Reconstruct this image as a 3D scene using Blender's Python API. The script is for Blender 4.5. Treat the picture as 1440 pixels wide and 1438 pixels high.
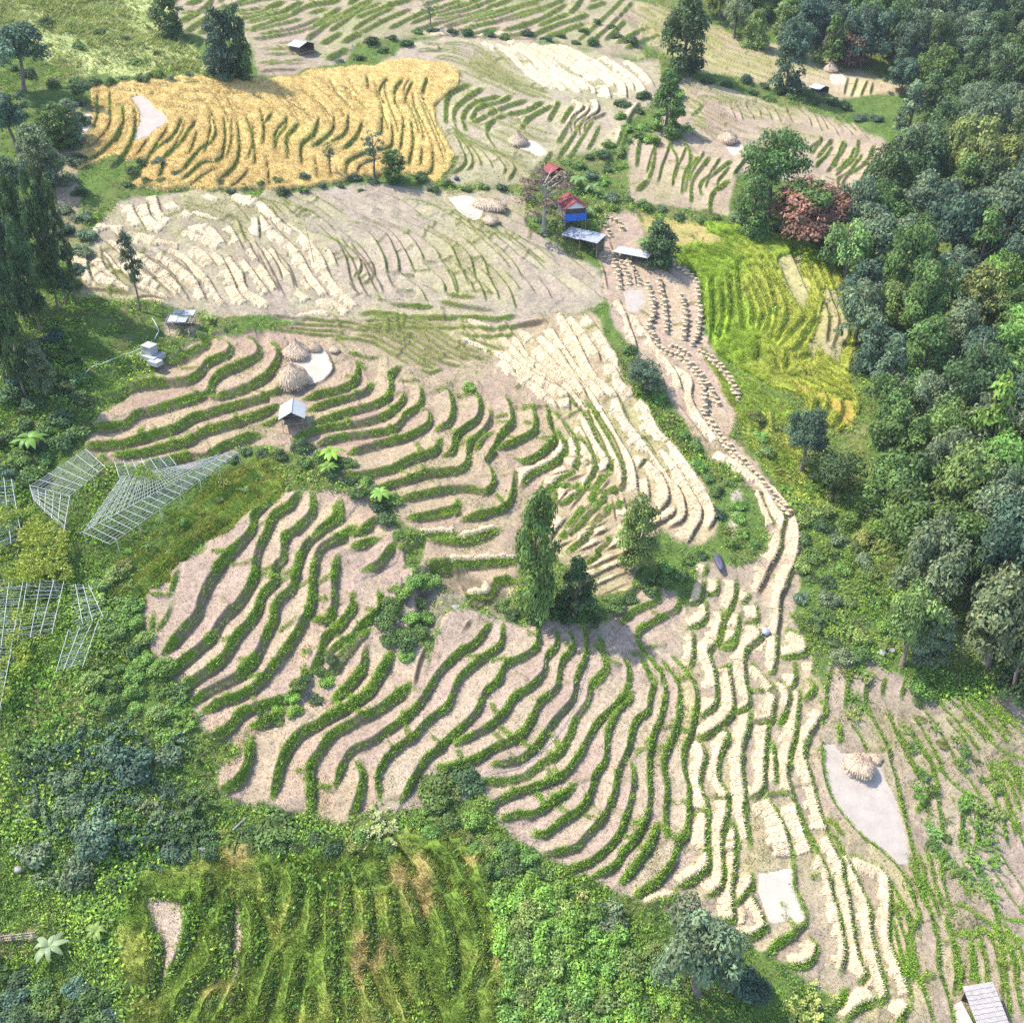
import bpy, math, random
import numpy as np
from mathutils import Vector, Matrix

# ------------------------------------------------------------------ camera, sky, sun, exposure
for o in list(bpy.data.objects):
    bpy.data.objects.remove(o)
scene = bpy.context.scene
COL = scene.collection
R = math.radians
PITCH = R(35.0)
FOCAL = 1474.0                       # focal length in pixels of the 1440 px wide photograph
CAM_Z = 112.0
cam_data = bpy.data.cameras.new('camera')
cam_data.sensor_fit = 'HORIZONTAL'
cam_data.angle = 2 * math.atan(720 / FOCAL)
cam_data.clip_start = 0.5
cam_data.clip_end = 4000
cam = bpy.data.objects.new('camera', cam_data)
cam.location = (0, 0, CAM_Z)
cam.rotation_euler = (math.pi / 2 - PITCH, 0, 0)
COL.objects.link(cam)
scene.camera = cam

SUN_EL, SUN_AZ = 57.0, -76.0         # azimuth measured from +Y (away from the camera), negative = left
world = bpy.data.worlds.new('World')
scene.world = world
world.use_nodes = True
wn = world.node_tree.nodes
wl = world.node_tree.links
bg = wn['Background']
sky = wn.new('ShaderNodeTexSky')
sky.sky_type = 'NISHITA'
sky.sun_disc = False
sky.sun_elevation = R(SUN_EL)
sky.sun_rotation = R(SUN_AZ)
sky.air_density = 1.0
sky.dust_density = 2.5
sky.altitude = 1200
bg.inputs['Strength'].default_value = 0.15
wl.new(sky.outputs['Color'], bg.inputs['Color'])
sun_data = bpy.data.lights.new('sun', 'SUN')
sun_data.energy = 2.75
sun_data.angle = R(0.8)
sun_data.color = (1.0, 0.93, 0.83)
sun = bpy.data.objects.new('sun', sun_data)
sd = Vector((math.sin(R(SUN_AZ)) * math.cos(R(SUN_EL)), math.cos(R(SUN_AZ)) * math.cos(R(SUN_EL)), math.sin(R(SUN_EL))))
sun.rotation_euler = sd.to_track_quat('Z', 'Y').to_euler()
sun.location = (-60, 60, 220)
COL.objects.link(sun)
vs = scene.view_settings
vs.view_transform = 'Standard'
vs.look = 'None'
vs.exposure = 1.6
vs.gamma = 1.0
scene.cycles.use_denoising = False
scene.cycles.max_bounces = 6
scene.cycles.diffuse_bounces = 3
scene.cycles.transmission_bounces = 3
scene.cycles.volume_bounces = 1
scene.cycles.use_light_tree = False

rng = np.random.default_rng(7)
random.seed(7)

# ------------------------------------------------------------------ the lie of the land
def sstep(a, b, x):
    t = np.clip((x - a) / (b - a), 0, 1)
    return t * t * (3 - 2 * t)

_lat = np.random.default_rng(11).random((256, 256)).astype(np.float32)
def vnoise(x, y, sc=1.0, seed=0):
    """smooth value noise, -1..1"""
    x = np.asarray(x, dtype=np.float64) / sc + seed * 17.31
    y = np.asarray(y, dtype=np.float64) / sc + seed * 9.17
    xi = np.floor(x).astype(np.int64); yi = np.floor(y).astype(np.int64)
    fx = (x - xi).astype(np.float32); fy = (y - yi).astype(np.float32)
    fx = fx * fx * (3 - 2 * fx); fy = fy * fy * (3 - 2 * fy)
    a = _lat[xi & 255, yi & 255]; b = _lat[(xi + 1) & 255, yi & 255]
    c = _lat[xi & 255, (yi + 1) & 255]; d = _lat[(xi + 1) & 255, (yi + 1) & 255]
    return ((a * (1 - fx) + b * fx) * (1 - fy) + (c * (1 - fx) + d * fx) * fy) * 2 - 1
def fbm(x, y, sc, octs=3, seed=0):
    r = 0; a = 1.0; t = 0
    for i in range(octs):
        r = r + a * vnoise(x, y, sc / 2 ** i, seed + i * 3); t += a; a *= 0.55
    return r / t

_py = np.arange(-200, 1600, 1.0)
_pz = np.interp(_py, [-200, -60, 20, 57, 84.5, 120, 177, 230, 300, 340, 500, 900, 1600],
                [-150, -128, -113, -103, -95, -83.5, -68.5, -57, -44, -31, 38, 215, 420])
_k = np.exp(-0.5 * (np.arange(-30, 31) / 9.0) ** 2); _k /= _k.sum()
_pz = np.convolve(np.pad(_pz, 30, mode='edge'), _k, mode='valid')
def H(x, y):
    """smooth hillside, height relative to the camera"""
    z = np.interp(y, _py, _pz)
    xc = 52 + np.clip(y - 150, 0, 400) * 0.5
    sp = 8.0 * np.logaddexp(0, (x - xc) / 8.0)
    z = z - 0.16 * np.clip(x, -140, 200) + 0.46 * sstep(80, 115, y) * np.minimum(sp, 160)
    z = z + 1.3 * vnoise(x, y, 34, 2) * sstep(20, 60, y)
    return z

CP, SP = math.cos(PITCH), math.sin(PITCH)
def rays(u, v):
    a = (np.asarray(u, float) - 720) / FOCAL
    b = (719 - np.asarray(v, float)) / FOCAL
    return a, CP + b * SP, -SP + b * CP
def unproject(u, v):
    """ground point (x, y, relative z) that the photograph shows at pixel u, v"""
    dx, dy, dz = rays(u, v)
    lo = np.full(np.shape(dx), 15.0); hi = np.full(np.shape(dx), 1500.0)
    for _ in range(34):
        m = 0.5 * (lo + hi)
        above = m * dz > H(m * dx, m * dy)
        lo = np.where(above, m, lo); hi = np.where(above, hi, m)
    t = 0.5 * (lo + hi)
    return t * dx, t * dy, t * dz

def axis(lo, a, b, hi, st):
    inner = np.arange(a, b + st, st)
    out = []; p = a; s = st
    while p > lo:
        s *= 1.16; p -= s; out.append(p)
    left = out[::-1]
    out = []; p = inner[-1]; s = st
    while p < hi:
        s *= 1.16; p += s; out.append(p)
    return np.concatenate([left, inner, out])
STEP = 1.3
GU = axis(-900, -26, 1466, 2340, STEP)
GV = axis(-520, -20, 1462, 2050, STEP)
NU, NV = len(GU), len(GV)
cu = np.linspace(GU[0], GU[-1], 500); cv = np.linspace(GV[0], GV[-1], 420)
CU, CV = np.meshgrid(cu, cv)
_x, _y, _z = unproject(CU, CV)
_, _ydir, _ = rays(CU, CV)
_it = _ydir / _y                        # 1 / ray length
def lerp_axis(A, src, dst, ax):
    i = np.clip(np.searchsorted(src, dst) - 1, 0, len(src) - 2)
    f = (dst - src[i]) / (src[i + 1] - src[i])
    if ax == 0:
        return A[i] * (1 - f)[:, None] + A[i + 1] * f[:, None]
    return A[:, i] * (1 - f)[None] + A[:, i + 1] * f[None]
IT = lerp_axis(lerp_axis(_it, cv, GV, 0), cu, GU, 1)
U, V = np.meshgrid(GU, GV)
_dx, _dy, _dz = rays(U, V)
GX = (_dx / IT).astype(np.float64); GY = (_dy / IT).astype(np.float64)
GH = H(GX, GY)
PXM = FOCAL / (GY * CP - GH * SP)       # pixels per metre at each ground point
def gidx(u, v):
    """grid row and column nearest to a photo pixel"""
    i = np.clip(np.searchsorted(GV, v), 0, NV - 1); j = np.clip(np.searchsorted(GU, u), 0, NU - 1)
    return i, j

# ------------------------------------------------------------------ traced lines
def crop(x0, y0, s, pts):
    return [(x0 + a / s, y0 + b / s) for a, b in pts]
def smooth(pts, step=5.0):
    """Catmull-Rom through the points, about one vertex per step pixels"""
    P = np.array(pts, float)
    if len(P) < 2: return P
    P = np.vstack([2 * P[0] - P[1], P, 2 * P[-1] - P[-2]])
    out = []
    for i in range(1, len(P) - 2):
        p0, p1, p2, p3 = P[i - 1], P[i], P[i + 1], P[i + 2]
        n = max(2, int(np.hypot(*(p2 - p1)) / step))
        t = np.linspace(0, 1, n, endpoint=False)[:, None]
        out.append(0.5 * ((2 * p1) + (-p0 + p2) * t + (2 * p0 - 5 * p1 + 4 * p2 - p3) * t ** 2 + (-p0 + 3 * p1 - 3 * p2 + p3) * t ** 3))
    out.append(P[-2][None])
    return np.vstack(out)
def resample(P, n):
    d = np.concatenate([[0], np.cumsum(np.hypot(*np.diff(P, axis=0).T))])
    t = np.linspace(0, d[-1], n)
    return np.stack([np.interp(t, d, P[:, 0]), np.interp(t, d, P[:, 1])], 1)

LINES = []    # dict: pts(px), down(hint), w(m riser width), amp(m), straw(m width), veg(0..1), field
BUNDS = []
def line(pts, down=(1, 1), w=1.0, amp=1.2, straw=0.0, veg=1.0, cov=1.0, field='f', jit=1.0):
    P = smooth(pts)
    n = len(P)
    if jit:
        s = np.arange(n) * 5.0 + rng.random() * 900
        P = P + np.stack([vnoise(s, s * 0, 22, 5), vnoise(s, s * 0 + 40, 22, 6)], 1) * jit
    d = np.diff(P, axis=0)
    rn = np.stack([-d[:, 1], d[:, 0]], 1)
    if (rn @ np.array(down, float)).sum() < 0:
        P = P[::-1].copy()
    LINES.append(dict(P=P, w=w, amp=amp, straw=straw, veg=veg, cov=cov, field=field))
def family(A, B, n, trim=0.25, ends=True, **kw):
    a = resample(smooth(A), 26); b = resample(smooth(B), 26)
    ks = np.linspace(0, 1, n + 2)
    if not ends: ks = ks[1:-1]
    for k in ks:
        kk = np.clip(k + rng.normal() * 0.16 / (n + 1), 0, 1)
        P = a * (1 - kk) + b * kk
        i0 = int(rng.random() * trim * 26); i1 = 26 - int(rng.random() * trim * 26)
        if i1 - i0 > 5:
            Q = P[i0:i1]
            m = np.arange(len(Q)) * 12.0 + rng.random() * 999
            Q = Q + np.stack([vnoise(m, m * 0, 40, 8), vnoise(m, m * 0 + 9, 40, 9)], 1) * 2.2
            line([tuple(q) for q in Q[::3]] + [tuple(Q[-1])], **kw)
def bund(pts): BUNDS.append(smooth(pts, 4.0))
def many(x0, y0, s, lst, **kw):
    for pts in lst: line(crop(x0, y0, s, pts), **kw)
def bunds(x0, y0, s, lst):
    for pts in lst: bund(crop(x0, y0, s, pts))
S4 = 4.494
# lower left field
kw = dict(down=(1, 1), w=.95, amp=1.5, field='lower left field')
many(180, 660, S4, [
 [(950,130),(900,200),(800,290),(790,380),(700,490),(600,590),(520,720),(470,830),(430,940),(330,1060),(240,1160)],
 [(1090,140),(1030,230),(920,300),(880,400),(830,520),(810,620),(800,700),(720,830),(610,940),(530,1070),(400,1180),(240,1320)],
 [(1170,150),(1170,270),(1080,370),(1000,430),(990,560),(940,620),(930,720),(850,800),(810,930),(700,1050),(600,1200),(450,1320),(330,1410)],
 [(1340,200),(1340,310),(1230,390),(1130,480),(1080,600),(1050,740),(950,850),(920,960),(870,1080),(820,1190),(720,1300),(560,1380),(460,1440),(410,1490)],
 [(1438,370),(1330,440),(1220,510),(1180,640),(1170,780),(1150,910),(1080,1030),(1000,1150),(900,1270),(820,1370),(700,1440),(600,1470),(480,1530)],
 [(1330,540),(1310,680),(1310,830),(1270,950),(1180,960)],
 [(1438,830),(1370,970),(1260,1060),(1220,1180),(1150,1290)]], **kw)
many(180, 660, S4, [[(220,640),(190,730),(120,750)],[(320,610),(280,740),(250,800)],[(280,850),(260,920),(210,990),(190,1040)],[(160,900),(150,1060)]], down=(1,1), w=.5, amp=.4, field='lower left field')
bunds(180, 660, S4, [[(640,590),(780,600)],[(840,630),(910,635)],[(960,690),(1040,700)],[(1080,730),(1150,715)],[(1160,705),(1270,690)],[(1190,810),(1280,810)],[(970,1010),(1090,950)],[(1330,830),(1400,830)],[(160,790),(250,800)],[(810,350),(890,345)]])
many(260, 880, S4, [
 [(760,270),(740,390),(640,470),(500,510),(380,550),(310,620),(230,700),(130,720)],
 [(1170,20),(1040,160),(950,270),(900,340)],
 [(1150,120),(1130,270),(1060,370),(950,480)],
 [(1320,180),(1230,320),(1160,430),(1030,520),(900,600),(740,680),(650,790),(590,950),(560,1080)],
 [(1420,380),(1330,460),(1230,530),(1100,600),(940,680),(860,790),(800,900),(800,1040),(810,1180)],
 [(1100,860),(1130,960),(1110,1080),(1050,1200)],
 [(430,720),(400,880),(340,1000),(220,1060)],
 [(640,520),(560,590),(420,640)]], **kw)
bunds(260, 880, S4, [[(750,160),(790,180)],[(840,990),(940,1030)],[(1260,1090),(1380,1090)]])
# upper middle of the lower left field
many(440, 660, S4, [
 [(160,230),(150,310),(60,380),(0,430)],[(400,310),(320,390),(250,420)],[(410,440),(330,470),(250,500)],
 [(530,460),(440,590),(330,640)],[(260,780),(250,900),(130,1000)],[(430,780),(430,900),(300,1000),(230,1080),(60,1170)],
 [(660,640),(640,740),(560,800),(540,900),(450,920)],[(360,1010),(200,1150),(130,1250),(80,1330)]], **kw)
bunds(440, 660, S4, [[(170,830),(240,830)],[(480,770),(570,770)],[(20,700),(110,695)],[(30,810),(100,812)]])
# middle lower field, below the big tree
kw = dict(down=(1, 0.7), w=.65, amp=1.2, field='lower middle field')
many(540, 860, S4, [
 [(680,80),(590,190),(480,270),(370,370),(290,490),(220,590),(120,690),(0,770),(-50,810),(-200,880),(-270,1000),(-300,1110)],
 [(760,90),(740,210),(630,290),(510,390),(450,490),(400,600),(270,700),(180,800),(60,890),(0,960),(-40,1060),(-20,1180)],
 [(980,80),(970,220),(880,290),(770,340),(730,440),(640,520),(590,630),(490,740),(370,850),(280,920),(200,1040),(110,1200)],
 [(1100,130),(1090,230),(1030,290),(1010,390),(930,480),(830,540),(770,640),(660,730),(520,800),(440,840)],
 [(1180,130),(1200,230),(1120,330),(1090,490),(980,590),(930,700),(850,800),(700,870),(600,930),(430,990),(330,990)],
 [(1270,110),(1280,270),(1220,430),(1190,560),(1080,690),(980,830),(850,940),(680,970)]], **kw)
many(540, 860, S4, [[(1370,230),(1400,360),(1320,470),(1290,570),(1210,680),(1170,800),(1110,900),(1010,960),(900,1040),(780,1080),(620,1080)]], down=(1,1), w=.9, amp=1.0, field='lower middle field')
many(540, 860, S4, [[(330,130),(290,190),(230,330),(190,480)],[(560,40),(500,130)]], down=(1,.5), w=.5, amp=.5, veg=.35, field='lower middle field')
bunds(540, 860, S4, [[(690,300),(760,310)],[(830,380),(900,440)],[(1130,440),(1200,450)],[(930,530),(960,570)],[(700,770),(740,830)],[(470,890),(480,930)],[(780,890),(810,940)],[(0,1170),(100,1185)],[(10,800),(40,860)],[(280,260),(340,290)]])
many(680, 980, S4, [
 [(910,-80),(880,20),(740,150),(650,300),(590,400),(500,500),(330,570),(180,620),(60,690),(20,760)],
 [(930,-40),(930,10),(850,90),(790,230),(770,400),(710,500),(670,640),(600,720),(480,800),(400,870),(310,880)],
 [(580,560),(480,640),(330,740),(220,750),(110,780)],
 [(1090,-120),(1060,0),(1040,90),(960,160),(920,330),(850,480),(820,650),(740,790),(650,890),(560,970),(380,1000)],
 [(930,400),(950,520),(910,740),(840,900),(730,1010),(620,1070),(500,1110)],
 [(1100,-200),(1150,-80),(1150,0),(1120,130),(1080,230),(1050,400),(1050,640),(1020,800),(950,920),(880,990),(820,1080),(690,1140)],
 [(1140,-220),(1220,-100),(1240,0),(1220,200),(1140,420),(1160,570),(1150,730),(1160,870)],
 [(1110,800),(1060,930),(1000,1020),(920,1130),(860,1170)],
 [(1200,-250),(1290,-150),(1350,0),(1320,200),(1270,350),(1270,480),(1300,600),(1290,850),(1230,930),(1190,1060),(1110,1160),(960,1270)]], down=(1,.8), w=.65, amp=1.2, field='lower middle field')
bunds(680, 980, S4, [[(150,350),(180,400)],[(400,430),(410,490)],[(160,560),(200,610)],[(340,610),(370,670)],[(570,540),(680,520)],[(950,380),(980,340),(1040,330)],[(820,700),(900,750)],[(640,740),(720,800)],[(890,880),(940,910)],[(1140,190),(1190,195)],[(1130,830),(1200,910)],[(980,960),(1030,975)],[(570,520),(550,570)]])
many(780, 780, S4, [[(550,190),(470,270),(370,360),(300,420)],[(660,200),(650,290),(520,350),(420,430)],[(790,260),(770,350),(640,420),(540,480),(540,560),(590,640)],
 [(260,560),(310,640),(330,730),(250,840)],[(290,520),(330,640),(400,690)],[(430,640),(470,740),(470,900)],[(600,640),(680,760),(690,830)],[(560,660),(620,800)]], down=(1,.6), w=.8, amp=.9, field='lower middle field')
bunds(780, 780, S4, [[(580,830),(680,850)],[(760,780),(880,785)],[(600,580),(690,570)],[(490,630),(560,640)],[(340,690),(410,690)]])

# white hut field on the left
kw = dict(down=(.3, 1), w=.95, amp=1.5, field='white hut field')
many(100, 420, S4, [
 [(130,620),(280,600),(420,560),(560,540),(720,530),(810,480),(870,410),(1000,350),(1010,290),(920,250),(880,240)],
 [(120,830),(320,810),(430,740),(600,690),(780,640),(880,600),(900,530),(960,470),(1100,410),(1190,360),(1180,290),(1130,240)],
 [(880,610),(930,620),(1100,570),(1240,490),(1310,390),(1310,320),(1280,280)],
 [(80,930),(300,930),(480,880),(620,840),(760,770),(900,720),(1040,680),(1200,630),(1300,600),(1438,555)],
 [(270,990),(400,990),(600,950),(740,910),(860,840),(1000,800),(1150,750),(1320,680)],
 [(430,1070),(720,1010),(860,1000),(980,930),(1100,890),(1200,870)]], **kw)
many(100, 420, S4, [[(150,560),(260,480),(420,420),(560,390),(700,370),(830,280),(900,190)]], down=(.3,1), w=2.2, amp=1.8, field='white hut field')
many(100, 420, S4, [[(1180,800),(1260,790),(1340,750)],[(680,300),(720,350),(830,280)]], down=(.3,1), w=.5, amp=.6, field='white hut field')
many(100, 420, S4, [[(0,270),(200,300),(380,270),(520,200)],[(20,200),(240,190),(420,150)]], down=(.1,1), w=1.6, amp=1.4, field='white hut field')
bunds(100, 420, S4, [[(510,480),(520,530)],[(500,800),(530,840)],[(1300,520),(1300,590)],[(710,960),(740,1010)]])
# nose above the big tree
kw = dict(down=(.5, 1), w=.78, amp=1.35, field='middle nose field')
many(380, 420, S4, [
 [(220,640),(380,600),(520,550),(560,480),(555,400)],[(250,710),(420,650),(600,590),(650,540)],
 [(270,800),(450,740),(620,690),(740,640),(770,570),(760,490),(820,430)],
 [(150,890),(300,830),(480,800),(600,780),(760,730),(840,650),(850,600),(790,600)],
 [(290,930),(440,880),(620,860),(790,820),(870,730),(950,680),(960,600),(950,560)],
 [(500,980),(620,940),(820,890),(940,840),(1010,790),(1010,720),(960,700)],
 [(1040,830),(1130,790),(1160,700),(1140,600),(1100,560)],
 [(430,1110),(600,1120),(780,1080),(900,1020),(1050,970),(1080,900)],
 [(1100,1000),(1160,960),(1180,870),(1240,820),(1310,770),(1330,680),(1320,610)],
 [(680,1190),(820,1160),(1000,1110),(1180,1090),(1250,1040),(1260,930),(1350,840),(1400,760),(1390,700)],
 [(870,1390),(1050,1370),(1180,1340),(1190,1280)]], **kw)
many(380, 420, S4, [[(0,620),(120,580),(300,530),(390,470),(395,420),(350,330)]], down=(.5,1), w=.45, amp=.6, veg=.3, field='middle nose field')
family(crop(380,420,S4,[(560,95),(880,120),(1020,180),(1200,290),(1438,380)]), crop(380,420,S4,[(380,250),(600,260),(760,350),(920,440),(1060,470)]), 6, down=(-.4,1), w=.45, amp=.6, veg=.65, field='upper nose field')
family(crop(380,420,S4,[(0,110),(150,130),(380,150),(560,160),(700,230)]), crop(380,420,S4,[(0,200),(140,220),(380,240),(480,330)]), 2, down=(0,1), w=.4, amp=.5, veg=.7, field='upper nose field')
many(380, 420, S4, [[(480,340),(640,380),(700,360)],[(1100,440),(1010,470),(930,440)],[(560,380),(600,470)],[(800,350),(830,370)]], down=(.4,1), w=.5, amp=.5, field='upper nose field')
bunds(380, 420, S4, [[(820,510),(930,520)],[(1010,580),(1090,580)],[(1190,600),(1300,600)],[(1200,915),(1250,915)],[(1060,1150),(1065,1200)],[(960,1060),(965,1100)],[(1420,740),(1438,745)],[(920,930),(960,970)]])
many(560, 560, S4, [
 [(20,640),(200,600),(400,570),(560,600),(610,530),(590,440),(560,400),(600,340),(640,250),(720,170),(720,80),(690,0)],
 [(70,770),(250,730),(370,700),(380,640)],[(400,770),(560,740),(690,690),(730,600),(740,480)],
 [(620,320),(760,270),(860,220),(870,130),(850,60)],[(770,400),(830,400),(930,340),(1000,270),(970,180),(950,60)],[(500,330),(530,260),(600,210)]], **kw)
bunds(560, 560, S4, [[(640,475),(740,470)],[(730,380),(780,410)],[(610,115),(680,115)],[(740,45),(920,50)],[(650,220),(720,260)],[(890,245),(980,265)],[(560,245),(620,245)]])
many(560, 560, S4, [[(200,890),(420,900),(640,830)],[(190,1050),(340,1050),(500,1050),(750,1030)],[(430,1210),(560,1215),(650,1160),(760,1170)],[(0,940),(170,880),(360,870)]], down=(.1,1), w=1.2, amp=1.3, straw=1.1, cov=.75, field='terraces left of the big tree')
many(560, 560, S4, [
 [(1010,200),(1055,320),(1000,400),(880,460),(820,510),(770,570)],
 [(990,80),(1060,170),(1120,260),(1140,380),(1100,460),(1000,540),(980,640),(920,710)],
 [(1140,240),(1210,330),(1245,430),(1190,560),(1100,630),(1010,670)],
 [(1080,0),(1190,130),(1260,260),(1335,400),(1310,480)],
 [(1190,20),(1300,200),(1390,370),(1430,500),(1390,570),(1290,590)],
 [(1230,555),(1305,620),(1230,710),(1130,810),(1020,880)],[(1285,720),(1210,850),(1090,970)],[(1345,880),(1280,960),(1190,1050)]], down=(1,.8), w=1.1, amp=1.1, straw=1.25, field='straw field above the big tree')
# wide straw field in the middle
kw = dict(down=(1, -.2), w=.45, amp=.7, straw=2.3, veg=.35, field='middle straw field')
many(700, 420, S4, [
 [(560,100),(640,200),(760,370),(870,560),(960,700),(1020,830),(1140,960),(1260,1120),(1350,1270),(1375,1380),(1330,1470)],
 [(460,100),(560,220),(640,350),(655,400)],[(650,410),(740,440),(800,540),(880,620)],
 [(370,70),(450,170),(540,330),(620,480),(740,590),(820,740),(900,880),(1010,1020),(1100,1150),(1170,1240),(1185,1380),(1080,1450)],
 [(340,180),(420,300),(520,440),(640,560),(690,620)],[(760,620),(830,780),(950,900),(1000,990)],
 [(270,220),(400,340),(480,460),(600,600),(660,700),(740,830),(830,980),(870,1100),(895,1230)],
 [(150,190),(240,260),(380,420),(520,540),(580,640),(680,800),(770,960),(805,1130),(760,1200)],
 [(40,140),(130,260),(240,400),(420,520),(520,640),(590,760),(660,900),(705,1060),(640,1100)],
 [(0,190),(100,300),(220,430),(340,510),(450,600),(520,720)],[(0,290),(150,420),(300,520),(440,600),(465,720)],[(0,380),(180,500),(330,620),(385,700)],
 [(940,1010),(1050,1130),(1085,1260),(1010,1360)],[(880,1080),(960,1000)],[(960,1390),(1010,1340)]], **kw)
family(crop(700,420,S4,[(-420,170),(-250,190),(-120,280),(0,380)]), crop(700,420,S4,[(-250,120),(-100,150),(0,190)]), 2, down=(.6,-.8), w=.4, amp=.5, straw=1.6, veg=.4, cov=.8, field='middle straw field')
bunds(700, 420, S4, [[(900,880),(1000,860)],[(1140,1190),(1260,1180)],[(690,700),(750,700)],[(110,670),(190,690),(300,680)],[(370,685),(430,685)]])
# ridge with sheaves and straw below the house
kw = dict(down=(1, 0), w=.5, amp=.7, veg=.25, field='ridge of sheaves')
SHEAF_ROWS = [crop(820,300,S4,p) for p in [
 [(740,440),(748,600),(742,760),(700,830)],[(640,520),(662,640),(650,810)],[(500,420),(532,600),(545,770)],[(420,440),(462,620),(430,720),(490,820)],
 [(530,290),(660,370),(740,440)],[(740,870),(860,960),(960,1080),(1000,1180)],[(700,960),(800,1080),(870,1210)],[(660,930),(765,1060),(790,1280)],[(790,1290),(850,1370),(900,1440),(1010,1560),(1130,1690),(1230,1800),(1320,1900)],
 [(150,260),(220,330),(245,470)],[(210,240),(270,330),(320,450)],[(290,290),(350,380),(390,480)],[(230,60),(160,20)],[(150,80),(200,170)],[(250,60),(280,130)],[(480,830),(560,880),(650,920)],[(560,830),(640,870),(700,900)]]]
for r_ in SHEAF_ROWS[:9]: line(r_, **kw)
many(820, 300, S4, [[(230,540),(290,680),(350,860)],[(300,620),(360,700),(470,850),(590,1010),(635,1130)],[(560,950),(690,1050),(695,1180),(780,1330),(870,1450)]], down=(1,-.2), w=.45, amp=.6, straw=1.7, veg=.1, field='ridge of sheaves')
many(900, 620, S4, [
 [(480,60),(600,130),(760,250),(860,400),(925,490),(900,560),(885,690),(825,820),(745,970)],
 [(720,200),(840,290),(965,430),(1015,560),(995,740),(935,900),(895,1000),(885,1130),(865,1250),(865,1420)],
 [(740,300),(830,490),(860,540)]], down=(1,.1), w=.7, amp=.9, straw=1.7, veg=.6, field='straw strip on the ridge')
many(900, 620, S4, [[(430,790),(410,860)],[(410,880),(380,1010),(290,1030)],[(500,880),(490,960),(420,980)],[(415,1010),(415,1140),(300,1190)],[(610,880),(600,1000),(560,1080),(520,1170),(480,1290)],[(640,1090),(610,1230),(520,1290)],[(740,1030),(740,1130),(650,1150)],[(700,970),(640,1030)]], down=(1,.4), w=.7, amp=.8, straw=1.7, field='right straw field')
# long straw strips on the right
kw = dict(down=(1, .15), w=.75, amp=1.0, straw=1.45, field='right straw field')
many(940, 880, S4, [
 [(165,40),(160,170),(140,270)],[(340,-100),(340,0),(310,120),(260,160),(300,320),(305,490),(200,570)],[(440,20),(410,130),(330,140)],
 [(380,260),(410,420),(400,560),(310,660),(190,720)],[(520,-30),(590,70),(490,170),(490,330),(515,500),(420,550)],
 [(180,700),(230,820),(200,1000),(240,1130),(245,1200),(240,1438)],[(350,640),(380,700),(330,820),(320,960),(370,1060),(375,1160),(340,1320),(340,1400)],
 [(525,540),(510,640),(470,780),(470,950),(490,1100),(490,1240),(520,1390)],[(690,60),(680,260),(640,300)],[(520,230),(600,310),(680,400)],[(690,430),(660,540),(650,600),(530,600)],
 [(640,620),(610,850),(600,1040),(520,1090)],[(750,20),(860,90),(870,180),(720,200)],[(800,220),(800,350),(760,400)],[(920,220),(920,310)],[(900,340),(930,410),(850,470)],
 [(690,340),(770,430),(740,560),(700,640)],[(835,410),(820,560),(800,690),(770,830),(760,960),(800,1100),(830,1230),(920,1438)],
 [(960,470),(1000,510),(990,560),(900,680),(860,800),(900,950),(960,1180),(1020,1310)],[(660,740),(680,900),(685,1000)],[(390,1220),(430,1330),(420,1430)]], **kw)
bunds(940, 880, S4, [[(60,330),(150,330)],[(300,280),(380,250)],[(500,400),(670,410)],[(200,1060),(360,1080)],[(150,1180),(240,1190)],[(640,1060),(740,1060)]])
many(900, 1118, S4, [
 [(420,110),(430,430),(380,500),(250,590)],[(555,30),(550,180),(520,280),(520,560),(420,640)],[(580,150),(610,280),(600,440),(580,640),(590,790),(480,790)],
 [(670,0),(660,120),(700,300)],[(720,500),(700,590),(590,700)],[(700,620),(790,800),(780,860),(600,940)],
 [(960,0),(1080,260),(1190,500),(1220,650),(1275,830),(1300,1000),(1275,1130)],[(1070,880),(1115,980),(1060,1070),(930,1080)],[(1305,1240),(1250,1330),(1150,1360)],[(230,600),(200,660),(40,720)]], **kw)
many(900, 1118, S4, [[(800,0),(910,200),(970,400)]], **dict(kw, straw=2.2))
many(900, 1118, S4, [[(970,420),(980,580),(1030,700),(1045,820),(900,930),(780,1030)]], down=(1,.5), w=.7, amp=.9, field='right straw field')
many(1120, 1118, S4, [
 [(190,250),(270,400),(310,560),(345,700),(365,860),(405,1050),(445,1120),(400,1190)],[(230,250),(310,390),(400,560),(465,720),(475,860),(520,1080),(570,1260),(520,1330)],
 [(340,370),(500,450),(585,540),(595,750),(585,900),(640,1060),(725,1270)],[(200,150),(290,240)],[(300,1438),(390,1350),(510,1300)],[(640,1438),(725,1340)]], **kw)
kw = dict(down=(1, .2), w=.6, amp=.8, field='lower right field')
many(1120, 1118, S4, [
 [(450,280),(640,450),(740,650),(775,780),(710,900),(730,1080),(800,1230),(870,1438)],[(720,420),(780,600),(860,780),(890,930),(900,1100),(950,1250),(1000,1438)],
 [(700,200),(750,400),(830,700),(900,850)],[(950,770),(1000,980),(1010,1150),(990,1260)],[(990,870),(1090,900),(1110,1050),(1110,1180)],[(1040,860),(1150,890),(1200,1050),(1210,1180)],
 [(1020,680),(1150,760),(1260,850),(1300,1000),(1330,1200),(1350,1400)],[(1240,680),(1300,880),(1380,1050),(1400,1250),(1438,1400)],
 [(1200,600),(1300,760),(1440,800),(1540,830)],[(1250,480),(1340,620),(1438,740),(1540,800)],[(1290,860),(1438,930),(1540,1010)],[(1400,700),(1500,760)]], **kw)
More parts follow.
